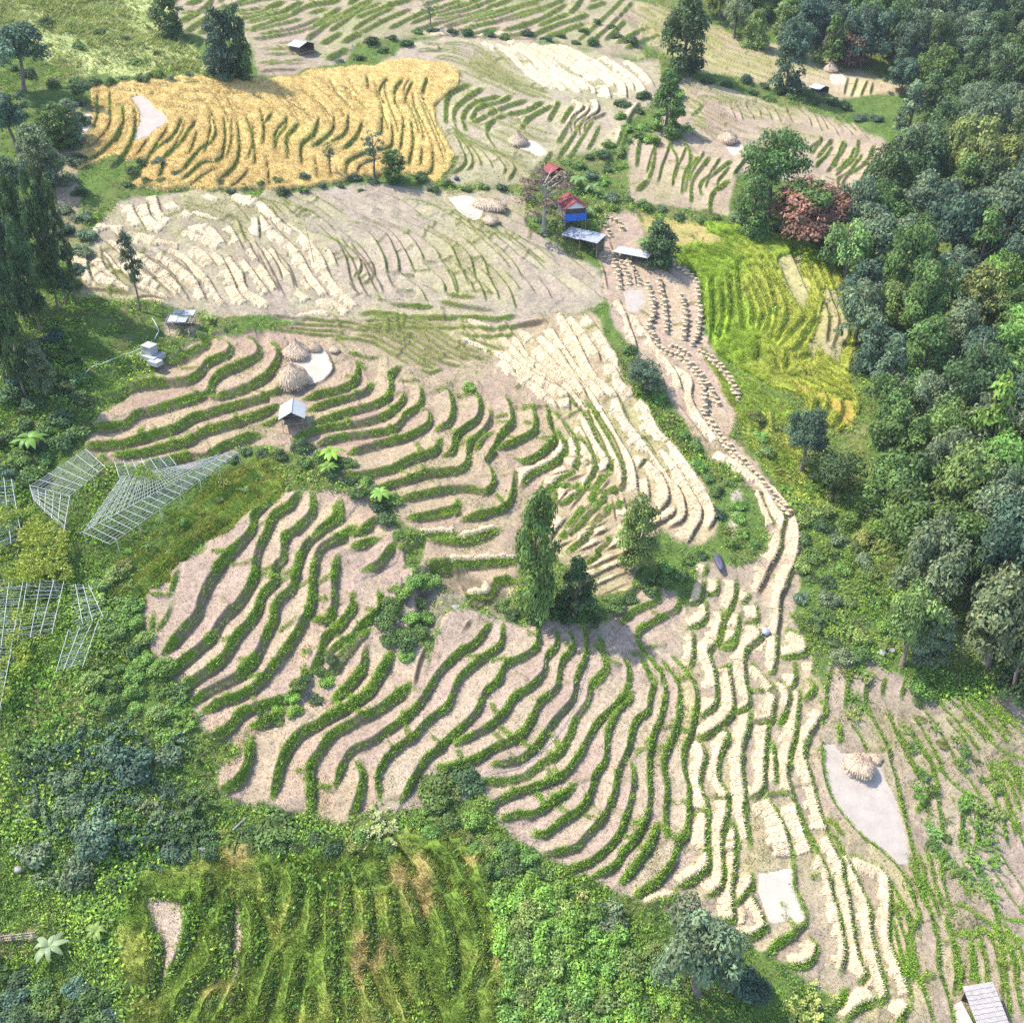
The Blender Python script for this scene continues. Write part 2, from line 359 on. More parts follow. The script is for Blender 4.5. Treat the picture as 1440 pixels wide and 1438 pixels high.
many(1120, 920, S4, [
 [(170,570),(180,750),(250,950),(400,1130),(450,1190)],[(440,340),(560,560),(620,760),(700,1080),(740,1240)],[(570,360),(660,560),(770,780),(830,900),(760,1000)],
 [(650,430),(800,600),(880,760),(900,960),(930,1130)],[(900,300),(1050,470),(1150,600)],[(1000,240),(1150,440),(1280,600),(1438,660),(1540,700)],[(1060,260),(1230,430),(1320,520)],
 [(1150,270),(1300,400),(1438,500),(1540,560)],[(890,700),(1000,830),(1080,900),(1050,1030),(1040,1230)],[(1200,800),(1290,1000),(1340,1200)],[(1310,980),(1400,1120),(1480,1300)],[(480,100),(440,220),(430,310)],[(690,150),(660,280)]], **kw)
# green grass terraces at the bottom
kw = dict(down=(1, .1), w=1.15, amp=2.0, veg=1.0, field='green terraces')
many(180, 1118, S4, [
 [(400,680),(390,900),(310,1060),(250,1230)],[(640,640),(620,900),(640,1150)],[(780,640),(830,900),(760,1160)],[(1000,420),(1080,560),(1050,780),(1000,880)],[(1100,480),(1190,600),(1180,980)],
 [(1290,480),(1300,800),(1300,1100),(1340,1438)],[(950,1040),(900,1250),(850,1438)],[(1100,1080),(1050,1300),(1040,1438)],[(540,900),(560,1100),(430,1220),(330,1438)],[(720,1150),(700,1300),(600,1438)],[(170,880),(180,1100),(150,1300)]], **kw)
many(460, 1118, S4, [
 [(110,500),(130,680),(120,900)],[(230,560),(270,750),(290,1040)],[(420,640),(430,850),(500,1030)],[(520,600),(590,800),(640,960)],[(700,660),(780,880),(800,1100),(790,1290)],
 [(860,600),(940,820),(1000,1000),(960,1200)],[(370,1000),(440,1200),(560,1438)],[(560,1060),(620,1280),(700,1438)],[(250,1120),(300,1300),(430,1438)],[(640,400),(700,480),(760,600)],[(110,1100),(160,1300),(180,1438)],[(980,420),(1010,540),(1080,700)],[(900,1250),(930,1438)]], **kw)
line([(175,850),(240,790),(330,715),(392,672)], down=(1,1), w=1.4, amp=1.3, field='grass bank')
line([(170,815),(250,745),(330,690),(370,660)], down=(1,1), w=1.2, amp=1.1, field='grass bank')
family([(10,20),(120,60),(250,100)], [(150,-5),(240,40),(300,80)], 5, trim=.4, down=(-.2,1), w=.9, amp=.9, veg=1, field='green back hillside')
KL = dict(down=(1, .15), w=.5, amp=.7, veg=.85, field='lower right field')
family(crop(1120,920,S4,[(560,360),(700,600),(800,860)]), crop(1120,920,S4,[(900,330),(1060,560),(1150,720)]), 3, trim=.3, **KL)
family(crop(1120,1118,S4,[(640,250),(760,520),(860,800)]), crop(1120,1118,S4,[(900,320),(940,600),(1000,780)]), 2, trim=.2, **KL)
family(crop(1120,1118,S4,[(1000,900),(1040,1100),(1030,1300)]), crop(1120,1118,S4,[(1300,760),(1438,1000),(1500,1300)]), 4, trim=.2, **KL)
family(crop(1120,920,S4,[(1100,560),(1240,760),(1340,1000),(1400,1200)]), crop(1120,920,S4,[(1330,600),(1440,760),(1540,960)]), 4, trim=.3, **KL)
family(crop(1120,920,S4,[(950,250),(1140,470),(1250,640)]), crop(1120,920,S4,[(1200,260),(1400,420),(1540,520)]), 4, trim=.25, **KL)
family(crop(1120,1118,S4,[(560,480),(700,760),(760,1100)]), crop(1120,1118,S4,[(600,700),(660,1000),(740,1270)]), 1, trim=.2, **KL)
# golden rice
kw = dict(down=(.6, .6), w=.45, amp=.9, veg=1.0, field='golden rice')
many(100, 60, S4, [
 [(400,420),(400,580),(330,720),(240,820)],[(330,400),(320,540),(200,690),(100,760)],[(700,480),(640,600),(520,690),(440,790),(380,880)],[(790,500),(700,620),(590,740),(560,860)],[(900,480),(910,600),(800,700),(690,830)],[(960,480),(970,640),(930,750),(830,770),(700,880)],
 [(1050,500),(1060,680),(1020,800),(930,880)],[(1100,460),(1150,640),(1160,780)],[(1190,430),(1220,560),(1210,660)],[(1270,450),(1210,520)],[(1360,500),(1290,580),(1290,690)],[(1438,540),(1360,610),(1370,740)]], **kw)
many(380, 40, S4, [
 [(100,560),(90,640),(40,700),(30,780)],[(190,610),(110,700),(120,800)],[(300,580),(270,690),(190,750),(200,870)],[(400,560),(380,670),(260,760)],[(490,540),(470,670),(380,730)],[(580,590),(540,700),(460,780)],
 [(610,310),(615,390)],[(740,320),(690,400),(720,480)],[(840,330),(790,400),(790,490)],[(900,340),(860,420),(850,480)],[(990,310),(950,430)],[(710,560),(700,690)],[(770,600),(760,750),(610,790),(490,850),(480,920)],
 [(840,590),(820,780)],[(890,590),(900,720),(870,870)],[(960,760),(950,870)],[(1020,770),(1020,910),(940,940)]], **kw)
kw2 = dict(kw, w=.4, amp=.45, veg=.45)
many(380, 40, S4, [[(950,460),(990,560),(1040,680),(1100,830)],[(900,480),(950,620),(970,720)],[(380,340),(440,430),(560,470)],[(500,340),(560,430)],[(200,400),(320,480),(380,560)],[(60,430),(200,520),(290,580)]], **kw2)
many(100, 60, S4, [[(760,310),(860,400),(900,480)],[(880,310),(960,420),(1000,520)],[(980,350),(1040,460)],[(1320,320),(1400,420),(1438,470)]], **kw2)
family(crop(100,60,S4,[(600,380),(720,420),(860,470)]), crop(100,60,S4,[(640,300),(900,330),(1100,360)]), 1, **kw2)
# hump behind the golden rice
kw = dict(down=(.5, 1), w=.9, amp=1.0, veg=1.0, field='far hump field')
many(600, 40, S4, [
 [(280,360),(200,390),(130,440),(120,600)],[(360,380),(260,450),(180,520),(180,600)],[(470,430),(300,480),(230,560),(250,650)],[(540,420),(480,460),(330,500),(280,580)],[(640,460),(480,510),(290,600)],
 [(740,470),(640,520),(460,560),(390,620),(390,690),(440,760)],[(800,490),(660,560),(600,640)],[(840,460),(770,590)],[(930,490),(850,600)]], **kw)
family(crop(600,40,S4,[(180,600),(250,700),(440,790),(560,880),(520,970)]), crop(600,40,S4,[(120,610),(220,740),(250,860),(140,920)]), 4, down=(1,.2), w=.5, amp=.7, veg=.8, field='far hump field')
family(crop(600,40,S4,[(390,690),(470,770),(600,810),(740,840)]), crop(600,40,S4,[(250,700),(440,790),(600,850),(700,880)]), 1, down=(.4,1), w=.35, amp=.4, veg=.5, field='far hump field')
family(crop(600,40,S4,[(-60,80),(130,90),(320,110),(450,250),(620,360),(860,440)]), crop(600,40,S4,[(-140,180),(160,200),(300,270),(450,330),(600,400),(720,440)]), 5, down=(-.2,1), w=.45, amp=.6, veg=.8, field='far hump field')
family(crop(600,40,S4,[(330,70),(560,180),(640,280),(760,340),(880,430)]), crop(600,40,S4,[(800,90),(1000,170),(1170,270),(1310,340),(1320,450)]), 7, trim=.15, down=(1,-.3), w=.35, amp=.6, straw=3.2, veg=.25, field='far straw field')
family(crop(600,40,S4,[(880,430),(1000,500),(910,580),(930,700)]), crop(600,40,S4,[(1160,470),(1160,520),(1000,620),(1010,710)]), 2, down=(1,.4), w=.45, amp=.7, straw=1.6, veg=.3, field='far straw field')
family(crop(600,40,S4,[(-60,60),(100,50),(330,70)]), crop(600,40,S4,[(300,60),(500,60),(800,90)]), 2, down=(.2,1), w=.35, amp=.4, straw=3.0, cov=.85, veg=.1, field='far straw field')
many(600, 40, S4, [[(1350,470),(1290,560),(1250,700),(1200,830)],[(1240,640),(1200,760),(1120,900)]], down=(1,.2), w=.7, amp=.8, straw=1.0, field='far straw field')
family(crop(600,40,S4,[(150,640),(300,720),(520,830),(640,900)]), crop(600,40,S4,[(430,480),(600,560),(720,620),(850,640)]), 2, trim=.3, down=(.4,1), w=.4, amp=.5, veg=.7, field='far hump field')
family(crop(600,40,S4,[(300,130),(420,200),(560,300),(740,390)]), crop(600,40,S4,[(200,260),(340,330),(480,390),(640,450)]), 3, trim=.3, down=(-.2,1), w=.4, amp=.5, veg=.7, field='far hump field')
# far right field
family(crop(840,40,3.268,[(380,300),(520,330),(640,380),(760,440)]), crop(840,40,3.268,[(420,250),(600,310),(760,350),(900,400)]), 4, trim=.3, down=(.2,1), w=.45, amp=.6, veg=.75, field='far right field')
family(crop(840,40,3.268,[(640,600),(560,700),(540,800)]), crop(840,40,3.268,[(300,470),(250,600),(210,720)]), 4, trim=.3, down=(1,.3), w=.5, amp=.7, veg=.8, field='far right field')
family(crop(840,40,3.268,[(1300,560),(1230,680),(1160,780)]), crop(840,40,3.268,[(1040,500),(1000,560),(960,600)]), 4, trim=.3, down=(1,.4), w=.6, amp=.8, veg=.85, field='far right field')
S3 = 3.268
kw = dict(down=(1, .6), w=.8, amp=.9, veg=.9, field='far right field')
many(840, 40, S3, [[(380,480),(430,590),(400,750)],[(470,590),(410,660),(390,760)],[(520,590),(440,700),(430,800)],[(620,610),(480,710),(480,770)],[(600,700),(530,770),(520,860)],[(330,520),(370,610),(350,690)],[(270,490),(260,600),(240,700)],[(200,500),(180,640)],[(240,700),(180,750)],
 [(1030,520),(970,560)],[(1080,510),(1010,600)],[(1140,520),(1080,640)],[(1200,510),(1180,600),(1100,660)],[(1270,540),(1250,600),(1210,640),(1110,700),(1130,780)],[(1330,560),(1320,650),(1190,740),(1150,790)],[(1290,700),(1200,800),(1190,860)],[(430,330),(480,360),(430,400)]], **kw)
family(crop(840,40,S3,[(380,250),(480,330),(640,430),(740,470)]), crop(840,40,S3,[(400,430),(480,460),(570,510)]), 6, down=(.2,1), w=.45, amp=.6, veg=.8, field='far right field')
family(crop(840,40,S3,[(880,340),(960,400),(1000,480)]), crop(840,40,S3,[(1040,380),(1160,420),(1260,520)]), 6, down=(.8,.5), w=.5, amp=.7, veg=.8, field='far right field')
family(crop(840,40,S3,[(590,330),(640,430)]), crop(840,40,S3,[(860,350),(900,430)]), 5, down=(.9,.3), w=.5, amp=.7, veg=.8, field='far right field')
family(crop(840,40,S3,[(400,440),(500,470),(580,570)]), crop(840,40,S3,[(350,480),(440,560),(470,590)]), 1, down=(.4,1), w=.35, amp=.4, veg=.6, field='far right field')
# ridge top right
family([(985,50),(1020,75),(1090,95)], [(1000,20),(1060,45),(1090,75)], 5, down=(.3,1), w=.5, amp=.6, veg=.75, field='ridge field')
family([(1120,75),(1200,100),(1270,125)], [(1125,70),(1210,92),(1290,115)], 2, down=(.3,1), w=.4, amp=.5, veg=.9, field='ridge field')
many(960, 0, 2.996, [[(700,330),(680,400)],[(740,330),(710,410)],[(780,340),(750,410)],[(800,350),(790,400)]], down=(1,.2), w=.6, amp=.8, veg=.8, field='ridge field')
family([(880,0),(930,30),(960,60)], [(930,0),(985,28)], 2, down=(-.3,1), w=.5, amp=.6, veg=.6, field='ridge field')
# back hillside
kw = dict(down=(.3, 1), w=1.0, amp=1.0, veg=.9, field='back hillside')
many(480, 0, 2.996, [[(-60,100),(70,50),(130,-10)],[(0,70),(130,0)],[(390,85),(560,60),(720,-5)],[(430,110),(640,60),(780,20),(850,-5)],[(490,135),(700,80),(900,20),(940,-10)],[(680,130),(830,90),(950,20)],[(960,60),(1000,20),(1020,-10)],[(1110,170),(1200,90)],[(1160,185),(1240,140),(1300,120)],[(1200,205),(1340,150)],
 [(400,60),(520,20),(600,-5)],[(60,80),(190,30),(300,-5)],[(400,75),(540,40),(660,-5)],[(0,180),(90,140)],[(830,110),(900,80),(960,60)]], **kw)
many(0, 0, 2.996, [[(760,100),(870,30),(900,-10)],[(780,140),(900,60),(1000,20),(1060,-10)],[(1000,60),(1100,50),(1200,10)],[(1050,130),(1180,80),(1300,30),(1438,0)],[(1290,170),(1380,100),(1438,60)],[(1040,95),(1160,60),(1280,10)],[(1300,130),(1438,30)],[(780,20),(860,0)]], **kw)
family([(355,68),(400,70),(450,75)], [(355,95),(400,92),(450,88)], 2, down=(0,1), w=.4, amp=.5, veg=.8, field='back hillside')
family([(0,30),(80,40),(160,70)], [(100,10),(200,45),(300,85)], 3, down=(-.2,1), w=1.4, amp=1.0, veg=1, field='green back hillside')
family(crop(480,0,2.996,[(-80,160),(60,60),(200,0)]), crop(480,0,2.996,[(480,130),(760,70),(960,10)]), 7, trim=.35, down=(.3,1), w=.7, amp=.8, veg=.9, field='back hillside')
family([(250,20),(320,12),(400,-5)], [(350,60),(430,45),(480,20)], 5, trim=.35, down=(.3,1), w=.7, amp=.8, veg=.9, field='back hillside')
# middle band field
kw = dict(down=(1, .3), w=.5, amp=.8, veg=.75, field='middle band')
many(380, 200, S4, [
 [(250,570),(400,620),(540,700),(575,790),(520,860)],[(430,550),(560,650),(640,760),(655,850),(600,900)],[(490,520),(640,590),(720,720),(740,830)],[(530,500),(720,570),(800,710),(820,830)],[(560,480),(760,560),(850,680),(910,820)],
 [(640,490),(860,580),(960,700),(970,750)],[(680,480),(920,580),(1060,690),(1070,740)],[(760,470),(980,560),(1140,660),(1210,800),(1260,900)],[(890,470),(1080,580),(1250,700),(1310,880)],[(920,460),(1150,560),(1330,710),(1390,850)],
 [(840,360),(1050,400),(1240,500),(1300,560),(1438,580)],[(540,320),(700,320),(840,380),(960,460)],[(500,880),(560,960),(680,970),(700,1000)],[(740,830),(800,930),(890,940)],[(960,900),(1060,950)],[(1100,950),(1170,970),(1290,990)],
 [(180,400),(330,480),(420,560)],[(60,380),(240,440),(400,530)],[(400,340),(500,420),(640,490)],[(1130,380),(1280,470),(1420,540)],[(1000,330),(1130,400)],[(1080,750),(1170,860),(1190,960)],[(960,760),(1090,880),(1110,960)],[(1210,800),(1350,900),(1400,960)],[(820,830),(940,920),(1000,1010)],[(1420,640),(1540,760),(1600,850)],[(1440,700),(1520,800)],[(1480,560),(1620,680),(1740,760)],[(1440,600),(1580,720),(1700,800)]], **kw)
many(380, 200, S4, [[(560,1090),(700,1090),(880,1110),(1050,1110),(1220,1110),(1438,1120),(1560,1100)]], down=(0,1), w=.8, amp=.8, veg=.8, field='middle band')
bunds(380, 200, S4, [[(740,820),(800,820)],[(820,830),(900,840)],[(910,815),(1000,820)],[(970,750),(1060,755),(1140,730)],[(1280,940),(1400,950)],[(690,1000),(810,1000)],[(570,890),(630,890)],[(500,860),(550,870)],[(1220,810),(1270,790)],[(1250,640),(1340,610)],[(800,945),(890,938)]])
kw = dict(down=(1, .1), w=.35, amp=.5, straw=2.0, veg=.3, field='middle left straw')
many(380, 200, S4, [[(0,400),(60,480),(200,570),(330,720),(400,870),(575,1050)],[(0,490),(100,600),(200,720),(280,850),(385,980)],[(0,640),(120,790),(180,930),(275,1010)],[(0,780),(60,900),(100,980)],[(250,1010),(380,1000),(530,1090)]], **kw)
many(100, 220, S4, [[(600,570),(740,640),(860,760),(950,900),(1000,950)],[(420,600),(600,700),(700,830),(760,920)],[(540,580),(700,660),(800,800),(870,920)],[(1000,620),(1080,740),(1130,850),(1300,950)],[(900,590),(980,680),(1060,850),(1140,930)],[(1130,570),(1220,700),(1340,860)],[(1180,380),(1195,530)],[(1040,380),(1110,550)],
 [(1200,360),(1300,480),(1438,580)],[(1000,230),(1200,290),(1330,420),(1438,490)],[(480,290),(520,400),(620,460)],[(640,270),(700,330),(860,400),(1020,420)],[(400,480),(560,530),(720,560)],[(700,450),(860,440),(960,520),(980,570)],[(180,560),(220,700),(330,800),(400,850)],[(60,310),(160,420),(360,450)],[(100,600),(120,760),(200,830)],[(430,680),(560,800),(640,880)],[(1180,600),(1260,760),(1320,860)],[(760,560),(860,620),(930,700)],[(640,640),(760,740),(840,860)]], **kw)
many(100, 220, S4, [[(370,910),(500,890),(620,910)],[(80,830),(250,850),(400,870)]], down=(0,1), w=.4, amp=.4, veg=.2, field='middle left straw')
bunds(100, 220, S4, [[(570,390),(640,360),(740,330)],[(760,340),(900,410),(1010,370)]])
# extra bank lines between the hooked straw terraces
many(700, 420, S4, [[(660,1200),(560,1330),(440,1438)],[(820,1290),(700,1330),(600,1430)],[(300,1260),(400,1180),(520,1200)],[(700,1090),(620,1180),(560,1200)]], down=(.6,.8), w=1.7, amp=1.2, field='straw field above the big tree')
family(crop(100,220,S4,[(130,440),(400,560),(620,640),(830,800),(960,930)]), crop(100,220,S4,[(420,880),(300,820),(200,640),(130,560)][::-1]), 3, down=(1,-.4), w=.35, amp=.45, straw=2.4, cov=.8, veg=.15, field='middle left straw')
family(crop(380,200,S4,[(180,440),(420,640),(520,900),(640,1060)]), crop(380,200,S4,[(480,600),(640,800),(760,1040)]), 2, trim=.3, down=(1,.2), w=.45, amp=.6, veg=.7, field='middle band')
family(crop(380,200,S4,[(840,360),(1050,420),(1250,540),(1500,760)]), crop(380,200,S4,[(1240,420),(1450,520),(1700,660),(1960,830)]), 5, trim=.3, down=(1,-.2), w=.4, amp=.6, veg=.8, field='middle band')
family(crop(380,200,S4,[(1000,700),(1150,860),(1230,1080)]), crop(380,200,S4,[(1500,760),(1640,900),(1720,1040)]), 5, trim=.35, down=(1,0), w=.45, amp=.6, veg=.8, field='middle band')
family(crop(100,220,S4,[(1020,240),(1250,300),(1400,420)]), crop(100,220,S4,[(1300,220),(1500,300),(1700,420)]), 3, trim=.3, down=(1,-.2), w=.4, amp=.5, veg=.8, field='middle band')
family(crop(100,220,S4,[(60,640),(200,760),(420,850),(640,930)]), crop(100,220,S4,[(260,480),(480,640),(640,760),(780,940)]), 3, trim=.25, down=(.6,-1), w=.35, amp=.45, straw=1.7, cov=.85, veg=.2, field='middle left straw')
family(crop(100,220,S4,[(700,300),(900,330),(1060,400)]), crop(100,220,S4,[(680,460),(860,520),(1000,600)]), 2, trim=.2, down=(.6,-1), w=.35, amp=.45, straw=1.5, cov=.8, veg=.2, field='middle left straw')
family(crop(100,220,S4,[(1000,420),(1080,560),(1120,640)]), crop(100,220,S4,[(1260,560),(1400,760),(1438,900)]), 3, trim=.2, down=(1,-.1), w=.35, amp=.5, straw=1.6, cov=.85, veg=.2, field='middle left straw')
family(crop(380,40,S4,[(20,420),(160,560),(220,640)]), crop(380,40,S4,[(420,330),(560,470),(640,560)]), 4, trim=.25, down=(.6,.6), w=.35, amp=.5, veg=.5, field='golden rice')
family(crop(380,40,S4,[(640,330),(700,520),(740,640)]), crop(380,40,S4,[(1040,300),(960,420),(1040,620),(1130,860)]), 4, trim=.3, down=(.6,.6), w=.35, amp=.5, veg=.5, field='golden rice')
family(crop(100,60,S4,[(620,500),(560,640),(460,760)]), crop(100,60,S4,[(1130,430),(1150,640),(1100,800)]), 4, trim=.3, down=(.6,.6), w=.4, amp=.6, veg=.8, field='golden rice')
# bright green terraces
S5 = 1211 / 320
kw = dict(down=(1, .2), w=.85, amp=1.5, veg=.7, field='bright green terraces')
many(900, 260, S5, [[(380,520),(385,700),(370,850)],[(430,540),(440,720),(400,830)],[(475,500),(480,680),(450,800)],[(520,430),(525,620),(550,780)],[(560,560),(600,680),(600,760)],[(590,540),(650,680),(620,790)],[(540,400),(640,560),(690,680),(670,800)],
 [(590,390),(660,480),(720,660),(690,830)],[(650,400),(720,520),(785,680),(710,860)],[(700,400),(780,560),(870,700),(800,790),(720,870)],[(740,420),(830,620),(930,700),(880,800),(820,900)],[(890,420),(950,560),(1010,700),(1000,850)],[(940,420),(1010,580),(1060,720),(1030,880)],
 [(990,430),(1060,620),(1120,780),(1070,880)],[(690,900),(740,1000)],[(790,890),(770,990)],[(830,930),(900,1030)],[(880,830),(900,900),(840,940)],[(900,1080),(940,1150),(920,1230)],[(980,1080),(1010,1160),(980,1250)],[(1060,1120),(1080,1200),(1040,1290)],[(620,1190),(640,1330)],[(700,1200),(720,1330)]], **kw)
family(crop(900,260,S5,[(180,330),(300,400),(480,500)]), crop(900,260,S5,[(330,220),(560,300),(700,390)]), 5, trim=.4, down=(.2,-1), w=.5, amp=.6, veg=.8, field='bright green terraces')
family(crop(900,260,S5,[(720,1000),(900,1060),(1080,1150)]), crop(900,260,S5,[(930,950),(1050,1040),(1160,1110)]), 2, down=(-.3,1), w=.5, amp=.6, veg=.8, field='bright green terraces')
# shrubby slope terraces by the stream
family([(1090,650),(1150,720),(1180,790)], [(1170,690),(1210,750),(1230,800)], 1, down=(1,.2), w=1, amp=1, veg=1, field='stream slope')

# ------------------------------------------------------------------ polygons (photo pixels)
FIELDS = {
 'lower left field': [(200,825),(250,790),(345,725),(390,695),(450,688),(510,700),(545,720),(565,760),(565,800),(600,798),(590,850),(570,890),(600,905),(600,970),(560,1050),(540,1125),(480,1160),(430,1145),(370,1128),(310,1115),(300,1090),(340,1060),(330,1040),(290,1030),(260,975),(225,940),(205,890)],
 'lower middle field': [(620,865),(660,855),(700,875),(830,878),(860,862),(905,815),(950,830),(970,870),(960,930),(990,960),(985,1080),(990,1180),(960,1255),(900,1272),(830,1232),(760,1203),(700,1160),(680,1110),(640,1125),(560,1140),(530,1140),(540,1060),(590,980)],
 'right straw field': [(985,790),(1060,795),(1090,760),(1110,735),(1128,780),(1112,870),(1137,900),(1152,960),(1168,1000),(1150,1060),(1172,1130),(1200,1165),(1270,1220),(1300,1330),(1320,1450),(1180,1450),(1165,1400),(1070,1335),(1030,1312),(990,1290),(930,1278),(980,1200),(955,1000),(958,880)],
 'ridge of sheaves': [(855,300),(895,305),(925,365),(985,390),(988,470),(1042,560),(1030,615),(1062,645),(1117,715),(1128,780),(1080,850),(1060,830),(1085,760),(1060,690),(985,628),(925,535),(880,485),(853,425),(843,370),(845,330)],
 'middle straw field': [(590,450),(640,448),(700,465),(780,440),(835,440),(872,515),(912,580),(960,640),(1005,705),(1003,752),(970,772),(930,745),(905,760),(890,830),(840,840),(790,790),(750,745),(765,690),(780,640),(770,570),(700,500)],
 'nose field': [(122,602),(190,540),(235,512),(285,472),(380,466),(450,445),(560,445),(640,470),(700,500),(775,570),(785,650),(750,700),(735,760),(725,835),(660,840),(590,792),(600,750),(560,735),(540,690),(480,682),(430,640),(350,622),(270,655),(180,657),(120,632)],
 'middle band': [(108,420),(118,330),(165,282),(250,268),(350,272),(450,262),(560,258),(620,268),(725,272),(755,330),(842,378),(848,420),(800,452),(700,478),(600,468),(500,452),(400,447),(300,442),(270,436),(200,424)],
 'far hump field': [(530,86),(600,55),(700,48),(780,63),(860,78),(925,86),(935,130),(885,170),(862,205),(830,212),(780,216),(730,258),(620,262),(640,228),(612,160),(648,105),(600,85)],
 'golden rice': [(128,122),(200,115),(300,110),(380,112),(480,95),(560,87),(620,88),(646,105),(640,130),(612,150),(615,180),(640,225),(615,257),(590,250),(540,242),(480,252),(430,264),(330,266),(185,264),(215,228),(150,222),(105,238),(130,180)],
 'far right field': [(945,105),(1010,122),(1100,148),(1200,172),(1265,215),(1245,255),(1200,308),(1150,265),(1040,240),(1020,302),(960,292),(880,285),(885,205),(925,185)],
 'ridge field': [(890,0),(985,28),(1060,58),(1150,83),(1220,103),(1300,130),(1240,132),(1180,140),(1090,122),(1000,102),(960,92),(860,20)],
 'back hillside': [(240,-60),(880,-60),(905,84),(780,58),(600,50),(500,58),(480,92),(360,106),(350,60),(240,45)],
 'lower right field': [(1165,935),(1225,925),(1300,982),(1470,975),(1640,1010),(1700,1640),(1340,1640),(1320,1460),(1295,1310),(1272,1222),(1175,1150),(1150,1080)],
 'bare plot': [(208,1262),(240,1262),(266,1278),(268,1325),(240,1395),(222,1400),(213,1330)],
 'bare strip': [(318,1262),(335,1270),(340,1330),(335,1380),(322,1380),(322,1320)],
 'left bare slope': [(80,150),(128,145),(140,200),(110,240),(110,300),(125,340),(112,420),(98,420),(90,330),(70,240)],
}
FLOORS = [  # pale threshing floors: outline, label
 (crop(380,420,S4,[(120,350),(230,340),(340,320),(380,390),(395,450),(340,520),(230,545),(200,440),(130,430)]), 'white threshing floor between two domed haystacks above the white hut'),
 (crop(1120,920,S4,[(165,570),(240,570),(290,620),(440,620),(500,650),(560,790),(620,920),(660,1060),(700,1190),(715,1305),(655,1325),(560,1230),(460,1165),(330,1055),(245,930),(180,760)]), 'large leaf shaped pale threshing floor below the round haystack at lower right'),
 (crop(900,1118,S4,[(755,490),(860,480),(965,470),(975,580),(1030,700),(1035,800),(920,800),(830,800),(760,640)]), 'white rectangular floor set among the long straw strips'),
 (crop(100,60,S4,[(370,350),(455,332),(540,410),(620,490),(540,570),(400,630),(430,450)]), 'pale lavender wedge shaped floor inside the golden rice'),
 (crop(380,200,S4,[(1125,350),(1260,340),(1340,390),(1345,460),(1290,500),(1200,450)]), 'white floor left of the elongated straw pile by the house'),
 (crop(600,40,S4,[(530,735),(660,705),(760,780),(720,815),(620,780)]), 'small white floor below the far conical haystack on the hump'),
 (crop(820,300,S4,[(255,490),(370,490),(385,560),(350,620),(290,615)]), 'small round pale floor among the rows of little sheaves'),
 (crop(840,40,S3,[(590,545),(660,535),(680,570),(625,590)]), 'small pale floor beside the haystack in the far right field'),
 (crop(840,40,S3,[(1070,215),(1110,200),(1145,230),(1130,260),(1080,255)]), 'small white floor below the haystack on the far ridge'),
 (crop(100,60,S4,[(0,520),(60,470),(130,455),(140,500),(90,570),(0,610)]), 'bright bare floor at the left edge below the dark tree'),
]

# ------------------------------------------------------------------ fill the gaps between traced edges with parallel ones
def inside(poly, q):
    P = np.array(poly, float); x, y = q[:, 0], q[:, 1]; c = np.zeros(len(q), bool)
    for a, b in zip(P, np.roll(P, -1, 0)):
        if a[1] == b[1]: continue
        c ^= ((a[1] > y) != (b[1] > y)) & (x < (b[0] - a[0]) * (y - a[1]) / (b[1] - a[1]) + a[0])
    return c
FLP = [np.array(f[0], float) for f in FLOORS]
def fill(fields, poly, sp, squash=.72, minlen=26, **over):
    src = [L for L in LINES if L['field'] in fields]
    pts = np.vstack([L['P'] for L in src]) * [1, 1 / squash]
    queue = list(src); made = 0
    while queue and made < 260:
        L = queue.pop(0); P = L['P'][::2]
        if len(P) < 4: continue
        Q = P * [1, 1 / squash]
        T = np.gradient(Q, axis=0); T /= np.linalg.norm(T, axis=1)[:, None] + 1e-6
        N = np.stack([-T[:, 1], T[:, 0]], 1)
        for s in (1, -1):
            d = sp * rng.uniform(.85, 1.25)
            W = Q + N * d * s
            if len(W) > 5: W[1:-1] = (W[:-2] + W[1:-1] * 2 + W[2:]) / 4
            ext = [W[0] - (W[1] - W[0]) * k for k in (3, 2, 1)], [W[-1] + (W[-1] - W[-2]) * k for k in (1, 2, 3)]
            W = np.vstack([ext[0], W, ext[1]])
            near_ = np.array([np.min((pts[:, 0] - w[0]) ** 2 + (pts[:, 1] - w[1]) ** 2) for w in W]) > (sp * .72) ** 2
            ok = near_ & inside(poly, W * [1, squash])
            for f in FLP: ok &= ~inside(f, W * [1, squash])
            run = []; best = []
            for k, g in enumerate(ok):
                run = run + [k] if g else []
                if len(run) > len(best): best = list(run)
            if len(best) < 4: continue
            R_ = W[best] * [1, squash]
            if np.hypot(*np.diff(R_, axis=0).T).sum() < minlen: continue
            n0 = len(LINES); dn = L['P'][-1] - L['P'][0]
            kw_ = dict(w=L['w'] * rng.uniform(.75, 1.1), amp=L['amp'] * rng.uniform(.7, 1.1), straw=L['straw'] * rng.uniform(.6, 1.05), veg=min(1, L['veg'] * rng.uniform(.75, 1.15)), cov=min(L['cov'], .9), field=L['field'])
            kw_.update(over)
            tg_ = np.diff(R_, axis=0).sum(0); dd = np.diff(L['P'], axis=0).sum(0)
            line([tuple(q) for q in R_[::2]] + [tuple(R_[-1])], down=(-dd[1], dd[0]), **kw_)
            pts = np.vstack([pts, LINES[-1]['P'] * [1, 1 / squash]]); queue.append(LINES[-1]); made += 1
    return made
fill(('middle band', 'middle left straw'), FIELDS['middle band'], 17)
fill(('far hump field',), [(600,60),(690,62),(800,140),(860,190),(820,215),(735,258),(622,260),(640,228),(614,160),(648,105)], 13)
fill(('far straw field',), [(680,50),(800,66),(920,86),(930,128),(885,168),(835,150),(740,100)], 15)
fill(('far right field',), FIELDS['far right field'], 14)
fill(('back hillside',), FIELDS['back hillside'], 13)
